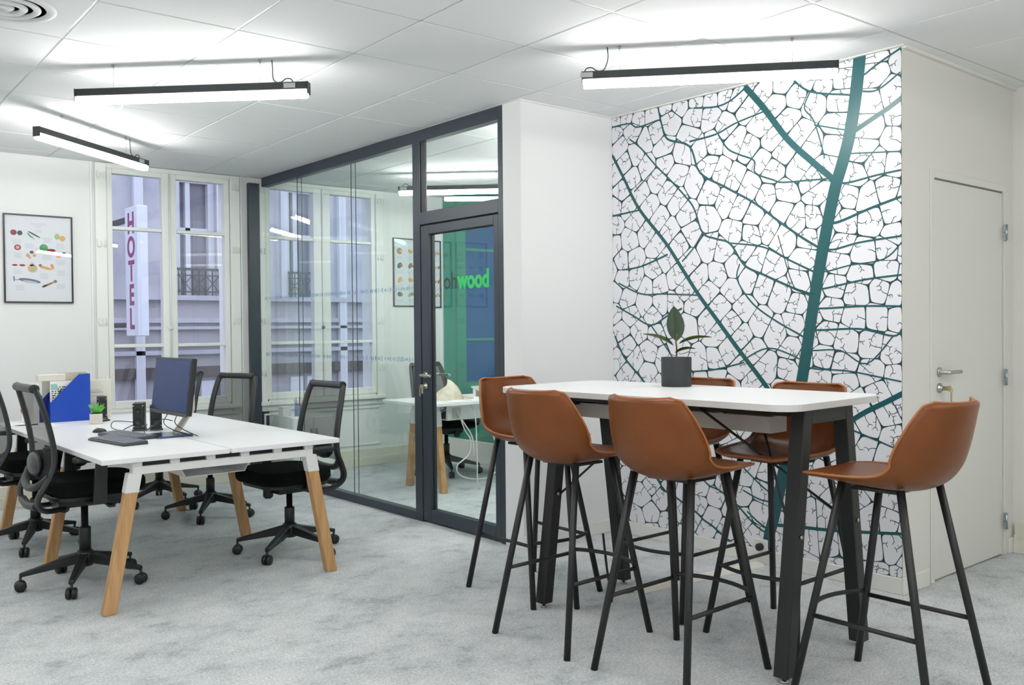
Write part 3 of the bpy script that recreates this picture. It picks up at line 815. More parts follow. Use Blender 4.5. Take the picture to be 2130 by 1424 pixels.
MB().box(-0.15, -0.10, YN+0.03, YF-0.03, 0.985, 1.02).build('side_rail', M_BLACK, ht)
MB().box(0.10, 0.15, YN+0.03, YF-0.03, 0.985, 1.02).build('side_rail', M_BLACK, ht)
MB().box(-0.06, -0.056, -0.54, 0.58, 0.900, 0.968).box(0.056, 0.06, -0.54, 0.58, 0.900, 0.968).box(-0.056, 0.056, -0.54, 0.58, 0.900, 0.904).box(-0.056, 0.056, -0.54, -0.536, 0.904, 0.968).box(-0.056, 0.056, 0.576, 0.58, 0.904, 0.968).build('cable_tray', M_TRAY, ht)
for y in (-0.3, 0.3):
    MB().box(-0.058, 0.058, y-0.01, y+0.01, 0.968, 0.972).tube([(-0.05, y, 0.97), (-0.05, y, 1.02)], 0.005, 6).tube([(0.05, y, 0.97), (0.05, y, 1.02)], 0.005, 6).build('tray_hanger', M_STEEL, ht)
def legx(z, s): return s*(0.29-(0.135)*(z-0.022)/0.996)
for p, q in (((-0.19, -0.25, 1.018), (legx(0.54, 1), YN+0.02, 0.54)), ((0.16, -0.33, 1.018), (legx(0.56, -1), YN+0.02, 0.56)), ((0.17, 0.15, 1.018), (legx(0.52, -1), YF-0.02, 0.52)), ((-0.17, 0.15, 1.018), (legx(0.515, 1), YF-0.02, 0.515))):
    MB().tube([p, q], 0.0055, 8).build('brace_rod', M_BLACK, ht)

# rubber plant on the high table
pl = thing('potted_rubber_plant', 'small rubber plant in a dark grey cylindrical pot on the high table', 'plant', (3.440, 2.867, 1.0505), 0.2); pl.scale = (1.2, 1.2, 1.2)
MB().lathe([(0.0, 0.0), (0.058, 0.0), (0.060, 0.003), (0.0605, 0.115), (0.0605, 0.117), (0.056, 0.117), (0.056, 0.1), (0, 0.1)], 40).build('pot', M_POT, pl)
MB().lathe([(0.0, 0.103), (0.03, 0.104), (0.0555, 0.101)], 20).build('soil', M_SOIL, pl)
MB().tube(catmull([(0, 0, 0.10), (0.004, 0, 0.15), (-0.002, 0.0, 0.18), (0.004, 0, 0.21)], 4), 0.0035, 8).build('stem', M_STEM, pl)
def leaf(base, d, up, L, W, droop, m, curl=0.25, name='leaf'):
    d = Vector(d).normalized(); up = Vector(up); side = d.cross(up).normalized(); nrm = side.cross(d).normalized()
    rows = []; n = 10
    for i in range(n+1):
        s = i/n; w_ = W*max(0.02, math.sin(PI*min(1, s**0.85)))**0.72
        c = Vector(base)+d*L*s-Vector((0, 0, 1))*droop*s*s
        rows.append([c+side*w_*u+nrm*curl*w_*abs(u)**1.5 for u in (-1, -0.6, -0.25, 0, 0.25, 0.6, 1)])
    rows2 = [[p-nrm*0.0014 for p in r] for r in rows]
    o = MB().grid(rows).grid(rows2).build(name, m, pl)
    mid = [r[3]+nrm*0.0008 for r in rows]
    MB().tube(mid, 0.0012, 5).build('midrib', M_LEAFO if m is M_LEAFD else M_LEAFD, o)
    return o
vr = (math.cos(YAW-0.2), -math.sin(YAW-0.2), 0)       # towards the right as seen from the room, in pot coordinates
vr = Matrix.Rotation(-0.2, 3, 'Z') @ Vector((0.77, -0.64, 0)); vb = Matrix.Rotation(-0.2, 3, 'Z') @ Vector((0.64, 0.77, 0)); Z = Vector((0, 0, 1))
leaf(vr*0.002+Z*0.182, Z*1.0-vr*0.05+vb*0.16, -vb, 0.142, 0.036, 0, M_LEAFD, 0.18)
leaf(-vr*0.012+Z*0.165, -vr*1.0+Z*0.62-vb*0.1, Z, 0.145, 0.026, 0.03, M_LEAFO, 0.45)
leaf(vr*0.012+Z*0.172, vr*1.0+Z*0.42-vb*0.05, Z, 0.140, 0.026, 0.03, M_LEAFO, 0.45)
leaf(-vr*0.004+Z*0.135, vr*1.0+Z*0.50-vb*0.25, Z, 0.088, 0.026, 0.022, M_LEAFO, 0.4)
leaf(-vr*0.02+Z*0.105, -vr*0.6-vb*0.5+Z*0.25, Z, 0.045, 0.014, 0.008, M_LEAFD, 0.3)

# ------------------------------------------------------------------ mesh office chairs
def make_chair(label, loc, rz, dz, phase):
    t = thing('office_chair', label, 'office chair', loc, rz, 'black mesh office chairs')
    P = [(-0.318, 1.000, 0.178), (-0.300, 0.945, 0.194), (-0.272, 0.84, 0.207), (-0.250, 0.73, 0.214), (-0.243, 0.65, 0.216), (-0.252, 0.585, 0.214), (-0.285, 0.515, 0.204), (-0.312, 0.455, 0.184), (-0.306, 0.405, 0.152), (-0.255, 0.372, 0.115), (-0.165, 0.372, 0.085)]
    P = [(a+0.045, b, c) for a, b, c in P]
    dat = catmull([(a, b+dz, c) for a, b, c in P], 4)
    fr_ = MB()
    for s in (-1, 1):
        rows = []
        for i, p in enumerate(dat):
            a = dat[max(i-1, 0)]; b = dat[min(i+1, len(dat)-1)]; ty, tz = b.x-a.x, b.y-a.y; L = math.hypot(ty, tz)
            N = Vector((0, -tz/L, ty/L)); c = Vector((s*p.z, p.x, p.y)); wx = 0.026 if i < 22 else 0.030; wn = 0.014
            rows.append([c+Vector((wx*math.cos(q*PI/4), 0, 0))*1.0+N*wn*math.sin(q*PI/4) for q in range(9)])
        fr_.grid(rows)
    top = [Vector((x, -0.273-0.006*math.cos(x*8), 1.0+dz)) for x in [(-0.178+0.356*i/10) for i in range(11)]]
    fr_.tube(top, [0.024]+[0.021]*9+[0.024], 8)
    fr_.tube(catmull([(-0.210, -0.217, 0.560+dz), (-0.12, -0.255, 0.505+dz), (0, -0.268, 0.488+dz), (0.12, -0.255, 0.505+dz), (0.210, -0.217, 0.560+dz)], 4), 0.020, 8)
    fr_.tube([(-0.085, -0.12, 0.372+dz), (0.085, -0.12, 0.372+dz)], 0.026, 8)
    fr_.tube(catmull([(-0.15, -0.263, 0.408+dz), (0, -0.273, 0.398+dz), (0.15, -0.263, 0.408+dz)], 4), 0.022, 8)
    fr_.build('back_frame', M_CHPL, t)
    rows = []
    for p in dat[:23]:
        rows.append([Vector((p.z*u, p.x-0.03*(1-u*u)*0.5, p.y)) for u in (-1, -0.6, -0.2, 0.2, 0.6, 1)])
    MB().grid(rows).build('back_mesh', M_MESH, t)
    lp = MB()
    rows = []
    for i in range(9):
        a = -PI/2+PI*i/8
        rows.append([Vector((0.105*math.cos(a)*math.cos(b), -0.240+0.026*math.cos(a)*math.sin(b), 0.605+dz+0.062*math.sin(a))) for b in [2*PI*j/16 for j in range(17)]])
    lp.grid(rows).build('lumbar_pad', M_DGPL, t)
    MB().prism(rrect(-0.245, 0.245, -0.195, 0.275, 0.13, 6), 0.440+dz, 0.520+dz).build('seat', M_FAB, t, 0.032, 4)
    MB().prism(rrect(-0.215, 0.215, -0.19, 0.235, 0.11, 5), 0.418+dz, 0.442+dz).box(-0.10, 0.10, -0.15, 0.12, 0.372+dz, 0.418+dz).lathe([(0.03, 0), (0.03, -0.06), (0.02, -0.075), (0, -0.075)], 12, c=(0.0, 0.14, 0.418+dz)).box(-0.27, 0.27, -0.05, 0.03, 0.402+dz, 0.418+dz).build('seat_mechanism', M_BLKPL, t, 0.004, 1)
    MB().tube([(0.08, 0.04, 0.392+dz), (0.24, 0.06, 0.385+dz)], 0.006, 6).box(0.22, 0.27, 0.045, 0.075, 0.38+dz, 0.392+dz).build('lever', M_BLKPL, t)
    for s in (-1, 1):
        a = MB().hexa([(s*0.262-0.011, -0.035, 0.402+dz), (s*0.262+0.011, -0.035, 0.402+dz), (s*0.262+0.011, 0.035, 0.402+dz), (s*0.262-0.011, 0.035, 0.402+dz)], [(s*0.278-0.012, -0.02, 0.626+dz), (s*0.278+0.012, -0.02, 0.626+dz), (s*0.278+0.012, 0.035, 0.626+dz), (s*0.278-0.012, 0.035, 0.626+dz)]).build('armrest', M_CHPL, t, 0.004, 2)
        MB().prism(rrect(s*0.278-0.037, s*0.278+0.037, -0.13, 0.13, 0.03, 5), 0.626+dz, 0.652+dz).build('arm_pad', M_BLKPL, a, 0.007, 2)
    MB().lathe([(0.030, 0.15), (0.030, 0.27+dz*0.5), (0.026, 0.275+dz*0.5), (0.018, 0.276+dz*0.5), (0.018, 0.38+dz)], 16).build('gas_lift', M_BLKPL, t)
    MB().lathe([(0.038, 0.095), (0.046, 0.11), (0.046, 0.165), (0.034, 0.178)], 20).build('base_hub', M_BLKPL, t)
    for q in range(5):
        a = 2*PI*q/5+math.radians(phase); d = Vector((math.cos(a), math.sin(a), 0)); n = Vector((-d.y, d.x, 0))
        bz = [d*0.035+n*w_*1+Vector((0, 0, z)) for w_, z in ((-0.024, 0.112), (0.024, 0.112), (0.024, 0.166), (-0.024, 0.166))]
        ez = [d*0.312+n*w_+Vector((0, 0, z)) for w_, z in ((-0.014, 0.074), (0.014, 0.074), (0.014, 0.094), (-0.014, 0.094))]
        sp = MB().hexa(bz, ez).build('base_spoke', M_BLKPL, t, 0.004, 1)
        cs = MB().tube([d*0.307+Vector((0, 0, 0.03)), d*0.307+Vector((0, 0, 0.076))], 0.007, 6)
        c = d*0.307+Vector((0, 0, 0.029))
        for s in (-1, 1):
            prof = [(0.0, -0.011), (0.025, -0.011), (0.029, -0.006), (0.029, 0.006), (0.024, 0.011), (0, 0.011)]
            mb = MB().lathe(prof, 16, axis='x')
            Mx = Matrix.Translation(c+n*s*0.014) @ Matrix.Rotation(math.atan2(n.y, n.x), 4, 'Z')
            cs.add([Mx @ Vector(v) for v in mb.v], mb.f, 0, True)
        cs.build('caster', M_BLKPL, sp)
    return t
chR = make_chair('black mesh office chair at the near right desk end, by the glass wall', (2.49, 5.07, 0), PI/2+0.06, 0.0, 54)
dup(chR, (2.555, 6.46, 0), PI/2+0.35, 'black mesh office chair at the far right of the desk, before the window edge')
dup(chR, (2.46, 7.25, 0), PI/2, 'black mesh office chair mostly hidden behind the monitor')
dup(chR, (4.95, 6.86, 0), PI+0.15, 'black mesh office chair behind the white desk in the glazed meeting room')
chL = make_chair('black mesh office chair at the near left of the white desk, seen from behind', (1.365, 5.187, 0), -math.radians(89), 0.055, 44)
dup(chL, (1.37, 6.30, 0), -math.radians(86), 'black mesh office chair cut by the left picture edge, behind the nearest left chair')

# ------------------------------------------------------------------ bench desk
dk = thing('bench_desk', 'long white double bench desk with slanted oak legs', 'desk', (1.8775, 5.67, 0))
for a, b in ((-0.6225, -0.006), (0.006, 0.6225)):
    MB().box(a, b, -1.2, 1.2, 0.715, 0.74).build('desktop', M_WHITE, dk, 0.002, 1)
def desk_frame(root, y, xt, xb, wy=0.05):
    m = MB().box(-xt-0.02, xt+0.02, y-wy/2, y+wy/2, 0.652, 0.690)
    n = 5; L = 2*xt+0.04; sw = 0.135
    gap = (L-n*sw)/(n+1)
    for i in range(n+1):
        a = -L/2+i*(gap+sw); m.box(a, a+gap, y-wy/2, y+wy/2, 0.690, 0.714)
    m.build('end_beam', M_WMET, root, 0.002, 1)
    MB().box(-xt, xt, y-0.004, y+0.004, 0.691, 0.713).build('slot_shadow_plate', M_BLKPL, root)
    for s in (-1, 1):
        def sec(z, w1=0.030, w2=0.026):
            f = 1-z/0.70; x = s*(xt+(xb-xt)*f)
            return [(x-w1, y-w2, z), (x+w1, y-w2, z), (x+w1, y+w2, z), (x-w1, y+w2, z)]
        lg = MB().hexa(sec(0.0), sec(0.575)).build('leg', M_OAK, root, 0.004, 1)
        MB().hexa(sec(0.568, 0.032, 0.028), sec(0.660, 0.032, 0.028)).build('leg_socket', M_WMET, lg, 0.002, 1)
for y in (-1.145, -0.03, 1.13):
    desk_frame(dk, y, 0.455, 0.588)
for x in (-0.36, 0.36):
    MB().box(x-0.02, x+0.02, -1.12, 1.105, 0.675, 0.7145).build('long_rail', M_WMET, dk)
for y0, y1 in ((-1.0, -0.15), (0.1, 1.0)):
    MB().box(-0.16, 0.16, y0, y1, 0.585, 0.589).hexa([(-0.16, y0, 0.585), (-0.155, y0, 0.585), (-0.155, y1, 0.585), (-0.16, y1, 0.585)], [(-0.20, y0, 0.66), (-0.195, y0, 0.66), (-0.195, y1, 0.66), (-0.20, y1, 0.66)]).hexa([(0.155, y0, 0.585), (0.16, y0, 0.585), (0.16, y1, 0.585), (0.155, y1, 0.585)], [(0.195, y0, 0.66), (0.20, y0, 0.66), (0.20, y1, 0.66), (0.195, y1, 0.66)]).build('cable_tray', M_WMET, dk)
# meeting room desk
md = thing('meeting_room_desk', 'white desk with oak legs inside the glazed meeting room', 'desk', (4.95, 6.28, 0), 0)
MB().box(-0.83, 0.83, -0.35, 0.35, 0.715, 0.74).build('desktop', M_WHITE, md, 0.002, 1)
def mdesk(x):
    m = MB().box(x-0.025, x+0.025, -0.17, 0.17, 0.652, 0.690)
    for a in (-0.17, -0.03, 0.11): m.box(x-0.025, x+0.025, a, a+0.06, 0.690, 0.714)
    m.build('end_beam', M_WMET, md, 0.002, 1)
    for s in (-1, 1):
        def sec(z, w1=0.026, w2=0.030):
            f = 1-z/0.70; y = s*(0.145+0.10*f)
            return [(x-w1, y-w2, z), (x+w1, y-w2, z), (x+w1, y+w2, z), (x-w1, y+w2, z)]
        lg = MB().hexa(sec(0.0), sec(0.545)).build('leg', M_OAK, md, 0.004, 1)
        MB().hexa(sec(0.538, 0.028, 0.032), sec(0.66, 0.028, 0.032)).build('leg_socket', M_WMET, lg, 0.002, 1)
mdesk(-0.63); mdesk(0.66)
MB().box(-0.55, 0.55, -0.20, -0.18, 0.58, 0.70).box(-0.55, 0.55, -0.18, -0.06, 0.58, 0.584).build('cable_tray', M_WMET, md)
MB().box(-0.5, -0.42, -0.215, -0.2, 0.60, 0.68).build('socket_box', M_SILVER, md, 0.003, 1)

# ================================================================== LAMPS
def lamp(label, a, b, cord_t, wire_t, ztop=2.587):
    a = Vector(a); b = Vector(b); d = (b-a); L = d.length; ang = math.atan2(d.y, d.x)
    t = thing('linear_pendant_lamp', label, 'lamp', (a.x, a.y, ztop), ang, 'slim linear pendant lamps')
    MB().box(0, L, -0.024, 0.024, -0.038, 0).build('lamp_body', M_ALU, t, 0.002, 1)
    MB().box(0.004, L-0.004, -0.0235, 0.0235, -0.076, -0.038).build('diffuser', M_DIFF, t, 0.006, 2)
    MB().box(-0.004, 0, -0.0245, 0.0245, -0.060, 0.001).build('end_cap', M_BLKPL, t)
    MB().box(L, L+0.004, -0.0245, 0.0245, -0.060, 0.001).build('end_cap', M_BLKPL, t)
    h = CEIL-ztop
    for s in (wire_t, cord_t+(0.05 if cord_t < 0.5 else -0.05)):
        MB().tube([(s*L, 0, 0), (s*L, 0, h)], 0.0009, 5).lathe([(0.006, h-0.012), (0.009, h)], 8, c=(s*L, 0, 0)).build('suspension_wire', M_STEEL, t)
    c = cord_t*L; sg = -1 if cord_t < 0.5 else 1
    MB().tube(catmull([(c, 0.006, h), (c+0.004, 0.006, h*0.6), (c+0.006*sg, 0.004, 0.03), (c+0.02*sg, 0.002, 0.008), (c+0.05*sg, 0, 0.006), (c+0.075*sg, 0, 0.022), (c+0.10*sg, 0, 0.020), (c+0.112*sg, 0, 0.002)], 5), 0.0028, 7).build('power_cord', M_BLKPL, t)
    x = c+0.10*sg
    MB().box(x-0.03, x+0.03, -0.0255, -0.0245, -0.03, -0.006).build('rating_label', M_PRINTG, t)
    return t
lamp('black linear pendant lamp above the high table, in front of the leaf mural', (3.165, 3.215), (3.977, 2.329), 0.10, 0.83)
lamp('black linear pendant lamp above the near desk end, tilting slightly up right', (1.331, 5.062), (2.194, 4.198), 0.845, 0.16)
lamp('black linear pendant lamp slanting down towards the left window', (1.372, 6.109), (2.261, 6.851), 0.84, 0.20)
lamp('black linear pendant lamp hanging inside the glazed meeting room', (4.427, 6.808), (5.28, 5.965), 0.12, 0.72, 2.59)
# more of the same lamps behind and beside the camera, then added fill lamps
def plain_lamp(a, b, label):
    lamp(label, a, b, 0.12, 0.85)
plain_lamp((1.05, 2.2), (1.9, 1.35), 'black linear pendant lamp over the carpet in front of the high table')
plain_lamp((-0.9, 3.9), (-0.05, 3.05), 'black linear pendant lamp left of the picture, nearer row')
plain_lamp((3.3, 0.75), (4.15, -0.1), 'black linear pendant lamp right of the picture near the door')
plain_lamp((-0.6, 6.9), (0.25, 6.05), 'black linear pendant lamp left of the picture, farther row')
plain_lamp((0.2, -0.1), (1.05, -0.95), 'black linear pendant lamp behind the camera')

plain_lamp((-0.7, 1.3), (0.15, 0.45), 'unseen black linear fill lamp added left of the camera')  # this pair is added out of view to fill the camera side
plain_lamp((2.2, -0.3), (3.05, -1.15), 'unseen black linear fill lamp added right of the camera')
plain_lamp((4.62, 5.15), (5.36, 4.45), 'unseen black linear fill lamp added in the near corner of the meeting room')  # hidden lamps added from here to brighten the meeting room
plain_lamp((4.75, 5.55), (5.49, 4.85), 'unseen black linear fill lamp added nearer the middle of the meeting room')
plain_lamp((3.84, 4.62), (5.0, 4.42), 'unseen black linear fill lamp added along the near wall of the meeting room')
plain_lamp((6.2, 5.7), (7.05, 4.85), 'unseen black linear fill lamp added beyond the green glass')  # added out of view to light the room behind the green glass

# ceiling air diffuser
ad = thing('ceiling_air_diffuser', 'round white ceiling air diffuser with concentric rings in the upper left corner', 'vent', (0.845, 4.305, CEIL))
for k, (r0, r1, d) in enumerate(((0.165, 0.205, 0.012), (0.115, 0.145, 0.016), (0.065, 0.095, 0.019), (0.0, 0.045, 0.022))):
    prof = [(max(r0, 0.0001), -0.001), (r0 or 0.0001, -d*0.6), ((r0+r1)/2, -d), (r1, -d*0.35), (r1, -0.001)]
    MB().lathe(prof, 40).build('ring', M_WALL, ad)
MB().lathe([(0.0001, -0.0012), (0.2, -0.0012)], 40).build('backing', M_TRAY, ad)

# ================================================================== THINGS ON THE WALLS
def poster(label, x0, x1, z0, z1, seed, kind):
    t = thing('framed_poster', label, 'poster', ((x0+x1)/2, YW, (z0+z1)/2))
    W, H = (x1-x0)/2, (z1-z0)/2; f = 0.010
    MB().box(-W, -W+f, -0.02, 0, -H, H).box(W-f, W, -0.02, 0, -H, H).box(-W+f, W-f, -0.02, 0, H-f, H).box(-W+f, W-f, -0.02, 0, -H, -H+f).build('frame', M_BLKPL, t)
    MB().box(-W+f, W-f, -0.008, -0.001, -H+f, H-f).build('sheet', M_PAPER, t)
    cols = [('p_red', (160, 52, 58)), ('p_dgreen', (60, 88, 78)), ('p_green', (84, 160, 96)), ('p_lime', (176, 196, 120)), ('p_orange', (232, 168, 84)), ('p_pink', (230, 176, 150)), ('p_slate', (112, 112, 140)), ('p_grey', (206, 208, 206)), ('p_plum', (110, 84, 100)), ('p_brown', (160, 120, 90))]
    ms = [mat(n, c, 0.8) for n, c in cols]
    m = MB(); y = -0.0084
    def blob(cx, cz, rx, rz, mi, rot=0, dy=0.0, n=14):
        m.add([(cx+rx*math.cos(2*PI*i/n)*math.cos(rot)-rz*math.sin(2*PI*i/n)*math.sin(rot), y-dy, cz+rx*math.cos(2*PI*i/n)*math.sin(rot)+rz*math.sin(2*PI*i/n)*math.cos(rot)) for i in range(n)], [tuple(range(n))], mi)
    def lines(cx, cz, w, n, seed):
        r = random.Random(seed)
        for i in range(n):
            a = w*r.uniform(0.7, 1.0); z = cz-i*0.0085
            m.add([(cx-a, y, z), (cx+a, y, z), (cx+a, y, z+0.0028), (cx-a, y, z+0.0028)], [(0, 1, 2, 3)], 7)
    if kind == 0:
        s = W/0.244
        def X(px): return (px-385)/365*W*0.985
        def Zc(py): return (820-py)/450*H*0.985
        k = W/365
        blob(X(122), Zc(555), 34*k, 32*k, 0); blob(X(188), Zc(558), 28*k, 28*k, 1); blob(X(122), Zc(558), 16*k, 14*k, 8, 0, 0.0003)
        blob(X(340), Zc(568), 76*k, 9*k, 1, -0.5); blob(X(290), Zc(578), 40*k, 8*k, 2, -0.9); blob(X(322), Zc(600), 26*k, 8*k, 3, -0.9)
        blob(X(588), Zc(578), 30*k, 34*k, 3); blob(X(645), Zc(595), 32*k, 33*k, 4, 0, 0.0003)
        blob(X(162), Zc(708), 36*k, 32*k, 0); blob(X(162), Zc(708), 20*k, 17*k, 5, 0, 0.0003)
        blob(X(440), Zc(702), 46*k, 44*k, 2); blob(X(520), Zc(725), 48*k, 18*k, 0, 0, 0.0003)
        blob(X(310), Zc(752), 22*k, 18*k, 8); blob(X(270), Zc(787), 20*k, 18*k, 4); blob(X(338), Zc(784), 18*k, 18*k, 4); blob(X(288), Zc(808), 16*k, 14*k, 5)
        blob(X(655), Zc(757), 30*k, 18*k, 1, 0.3); blob(X(600), Zc(788), 28*k, 16*k, 5)
        blob(X(130), Zc(890), 30*k, 11*k, 0); blob(X(208), Zc(890), 32*k, 13*k, 0); blob(X(315), Zc(920), 52*k, 48*k, 5); blob(X(310), Zc(880), 22*k, 24*k, 5); blob(X(318), Zc(925), 24*k, 34*k, 3, 0, 0.0003)
        blob(X(455), Zc(910), 70*k, 16*k, 4, -0.25); blob(X(530), Zc(895), 18*k, 34*k, 4, 0.3); blob(X(400), Zc(885), 18*k, 14*k, 9)
        blob(X(285), Zc(1048), 118*k, 24*k, 6, -0.15); blob(X(120), Zc(1030), 8*k, 34*k, 6, 0.1); blob(X(160), Zc(1040), 40*k, 4*k, 6); blob(X(290), Zc(1058), 80*k, 10*k, 7, -0.15, 0.0003)
        blob(X(480), Zc(1085), 74*k, 12*k, 9, 0.45); blob(X(440), Zc(1100), 30*k, 14*k, 5, 0.4); blob(X(560), Zc(1050), 20*k, 18*k, 9, 0.2)
        for i, (cx, cz) in enumerate(((155, 632), (290, 668), (480, 600), (620, 660), (165, 770), (470, 780), (625, 830), (160, 935), (440, 975), (625, 940), (180, 1100), (620, 1080))):
            lines(X(cx), Zc(cz), 52*k, 5, i)
        lines(X(385), Zc(455), 96*k, 2, 40); lines(X(385), Zc(482), 46*k, 2, 41)
        for i in range(5):
            a = X(362+i*13); m.add([(a, y, Zc(545)), (a+0.003, y, Zc(545)), (a+0.003, y, Zc(515)), (a, y, Zc(515))], [(0, 1, 2, 3)], 7)
    else:
        r = random.Random(seed)
        for i in range(4):
            for j in range(3):
                cx, cz = (-0.62+0.62*j)*W, (0.62-0.42*i)*H
                blob(cx, cz, r.uniform(0.10, 0.2)*W, r.uniform(0.05, 0.11)*H, r.choice((9, 4, 3, 1, 9)), r.uniform(-1, 1))
                blob(cx+0.02, cz, 0.09*W, 0.04*H, r.choice((9, 5, 8)), r.uniform(-1, 1), 0.0003)
                lines(cx, cz-0.16*H, 0.2*W, 4, i*7+j)
    m.build('printed_pictures', ms, t, recalc=False)
    MB().box(-W+f, W-f, -0.014, -0.012, -H+f, H-f).build('glazing', M_WGLASS, t)
    return t
poster('black framed food chart with fruit, fish and vegetables left of the window', 1.505, 1.993, 1.566, 2.246, 1, 0)
poster('black framed illustrated chart on the meeting room wall beside the window', 4.985, 5.40, 1.565, 2.255, 5, 1)
poster('black framed chart edge at the meeting room corner beside the green glass', 5.462, 5.57, 1.555, 2.25, 8, 2)

so = thing('wall_socket', 'white wall socket with a black round plug at the foot of the mural', 'socket', (XM-0.0145, 3.018, 0.0))
MB().box(-0.012, 0, -0.042, 0.042, 0.058, 0.142).build('face_plate', M_WSKIRT, so, 0.003, 2)
MB().lathe([(0.021, 0), (0.021, -0.022), (0.016, -0.028), (0.0, -0.028)], 18, axis='x', c=(-0.012, 0, 0.10)).build('plug', M_BLKPL, so)
cd = thing('floor_cable_cover', 'pale floor cable cover from the mural wall to the high table', 'cable cover', (3.41, 3.128, 0), math.atan2(-0.11, 0.95))
MB().prism([(-0.045, 0), (0.045, 0), (0.022, 0.014), (-0.022, 0.014)], 0, 0.925, M=Matrix(((0, 0, 1, 0), (1, 0, 0, 0), (0, 1, 0, 0.0005), (0, 0, 0, 1)))).build('cover_strip', M_IVORY, cd)
MB().tube(catmull([(0.0, 0, 0.008), (-0.06, 0.01, 0.006), (-0.10, 0.06, 0.02), (-0.13, 0.08, 0.3)], 4), 0.006, 6).build('cable', M_BLKPL, cd)

# ================================================================== THINGS ON THE BENCH DESK
DZ = 0.7405
mo_ = thing('monitor', 'slim computer monitor with a dark blue screen on the bench desk', 'monitor', (1.838, 5.255, DZ), math.radians(-88.5))
# local: screen faces -y, x to the right of the viewer of the screen
MB().prism(rrect(-0.115, 0.115, -0.10, 0.10, 0.012, 4), 0, 0.010).build('base', M_BASEBLUE, mo_, 0.002, 1)
MB().hexa([(-0.035, 0.03, 0.010), (0.035, 0.03, 0.010), (0.035, 0.05, 0.010), (-0.035, 0.05, 0.010)], [(-0.03, 0.130, 0.14), (0.03, 0.130, 0.14), (0.03, 0.146, 0.14), (-0.03, 0.146, 0.14)]).hexa([(-0.03, 0.130, 0.14), (0.03, 0.130, 0.14), (0.03, 0.146, 0.14), (-0.03, 0.146, 0.14)], [(-0.03, 0.132, 0.31), (0.03, 0.132, 0.31), (0.03, 0.146, 0.31), (-0.03, 0.146, 0.31)]).build('stand', M_SILVER, mo_, 0.003, 1)
hd_ = MB().box(-0.27, 0.27, 0.0, 0.030, 0, 0.32).box(-0.18, 0.18, 0.030, 0.052, 0.052, 0.272).box(-0.05, 0.05, 0.052, 0.124, 0.112, 0.172).build('housing', M_CHPL, mo_, 0.004, 2, loc=(0, 0, 0.128))
hd_.rotation_euler = (math.radians(-6.5), 0, 0)
MB().box(-0.258, 0.258, -0.001, 0.001, 0.018, 0.309).build('screen', M_SCREEN, hd_)
MB().box(-0.27, 0.27, -0.006, 0.0, -0.006, 0.012).build('lower_bezel', M_DGPL, hd_, 0.002, 1)
mc = thing('monitor_cables', 'thin black cables looping between the monitor and the desktop speakers', 'cable', (0, 0, 0))
for pts in ([(1.85, 5.27, 0.875), (1.845, 5.35, 0.81), (1.86, 5.26, 0.775), (1.91, 5.17, 0.752), (1.93, 5.12, 0.7435)],
            [(1.875, 5.20, 0.87), (1.87, 5.24, 0.82), (1.88, 5.19, 0.79), (1.925, 5.12, 0.756), (1.95, 5.1, 0.7435)],
            [(1.86, 5.25, 0.825), (1.84, 5.35, 0.828), (1.83, 5.5, 0.775), (1.83, 5.60, 0.7435)],
            [(1.84, 5.62, 0.78), (1.77, 5.46, 0.755), (1.76, 5.38, 0.7435), (1.80, 5.34, 0.744), (1.83, 5.36, 0.752)],
            [(1.79, 5.66, 0.79), (1.69, 5.74, 0.80), (1.66, 5.70, 0.765), (1.70, 5.60, 0.7435), (1.60, 5.56, 0.7435), (1.53, 5.38, 0.752), (1.52, 5.33, 0.7545)],
            [(1.78, 5.64, 0.785), (1.70, 5.60, 0.76), (1.66, 5.50, 0.7435), (1.65, 5.36, 0.7435), (1.63, 5.29, 0.7535)]):
    MB().tube(catmull(pts, 5), 0.0026, 6).build('cable', M_BLKPL, mc)
kb = thing('keyboard', 'grey computer keyboard lying nearer the left desk edge, the front one of two', 'keyboard', (1.528, 5.15, DZ), math.radians(-82), 'grey keyboards beside the monitor')
MB().hexa([(-0.215, -0.068, 0), (0.215, -0.068, 0), (0.215, 0.068, 0), (-0.215, 0.068, 0)], [(-0.213, -0.066, 0.012), (0.213, -0.066, 0.012), (0.213, 0.066, 0.020), (-0.213, 0.066, 0.020)]).build('keyboard_body', M_DGPL, kb, 0.003, 1)
kp = MB()
for r in range(5):
    for c_ in range(19):
        x = -0.203+c_*0.0216; yy = -0.056+r*0.0228; zz = 0.0125+0.0085*(yy+0.066)/0.132
        if r == 0 and 4 <= c_ <= 8:
            if c_ == 4: kp.box(x, x+0.0216*5-0.003, yy, yy+0.019, zz, zz+0.004)
            continue
        kp.box(x, x+0.0186, yy, yy+0.019, zz, zz+0.004)
o = kp.build('keycaps', M_KEYS, kb, recalc=False); o['kind'] = 'stuff'
dup(kb, (1.646, 5.372, DZ), math.radians(-80), 'grey computer keyboard nearer the monitor, the back one of two')
ms_ = thing('computer_mouse', 'small black mouse lying behind the keyboard', 'mouse', (1.60, 5.73, DZ), 0.5)
rows = []
for i in range(8):
    a = PI*i/7
    rows.append([Vector((0.03*math.sin(a)*math.cos(b), -0.05*math.cos(a), 0.026*math.sin(a)*max(0, math.sin(b)))) for b in [PI*j/8 for j in range(9)]])
MB().grid(rows).build('mouse_body', M_BLKPL, ms_)
MB().box(-0.002, 0.002, 0.01, 0.03, 0.0245, 0.0262).build('scroll_wheel', M_DGPL, ms_)
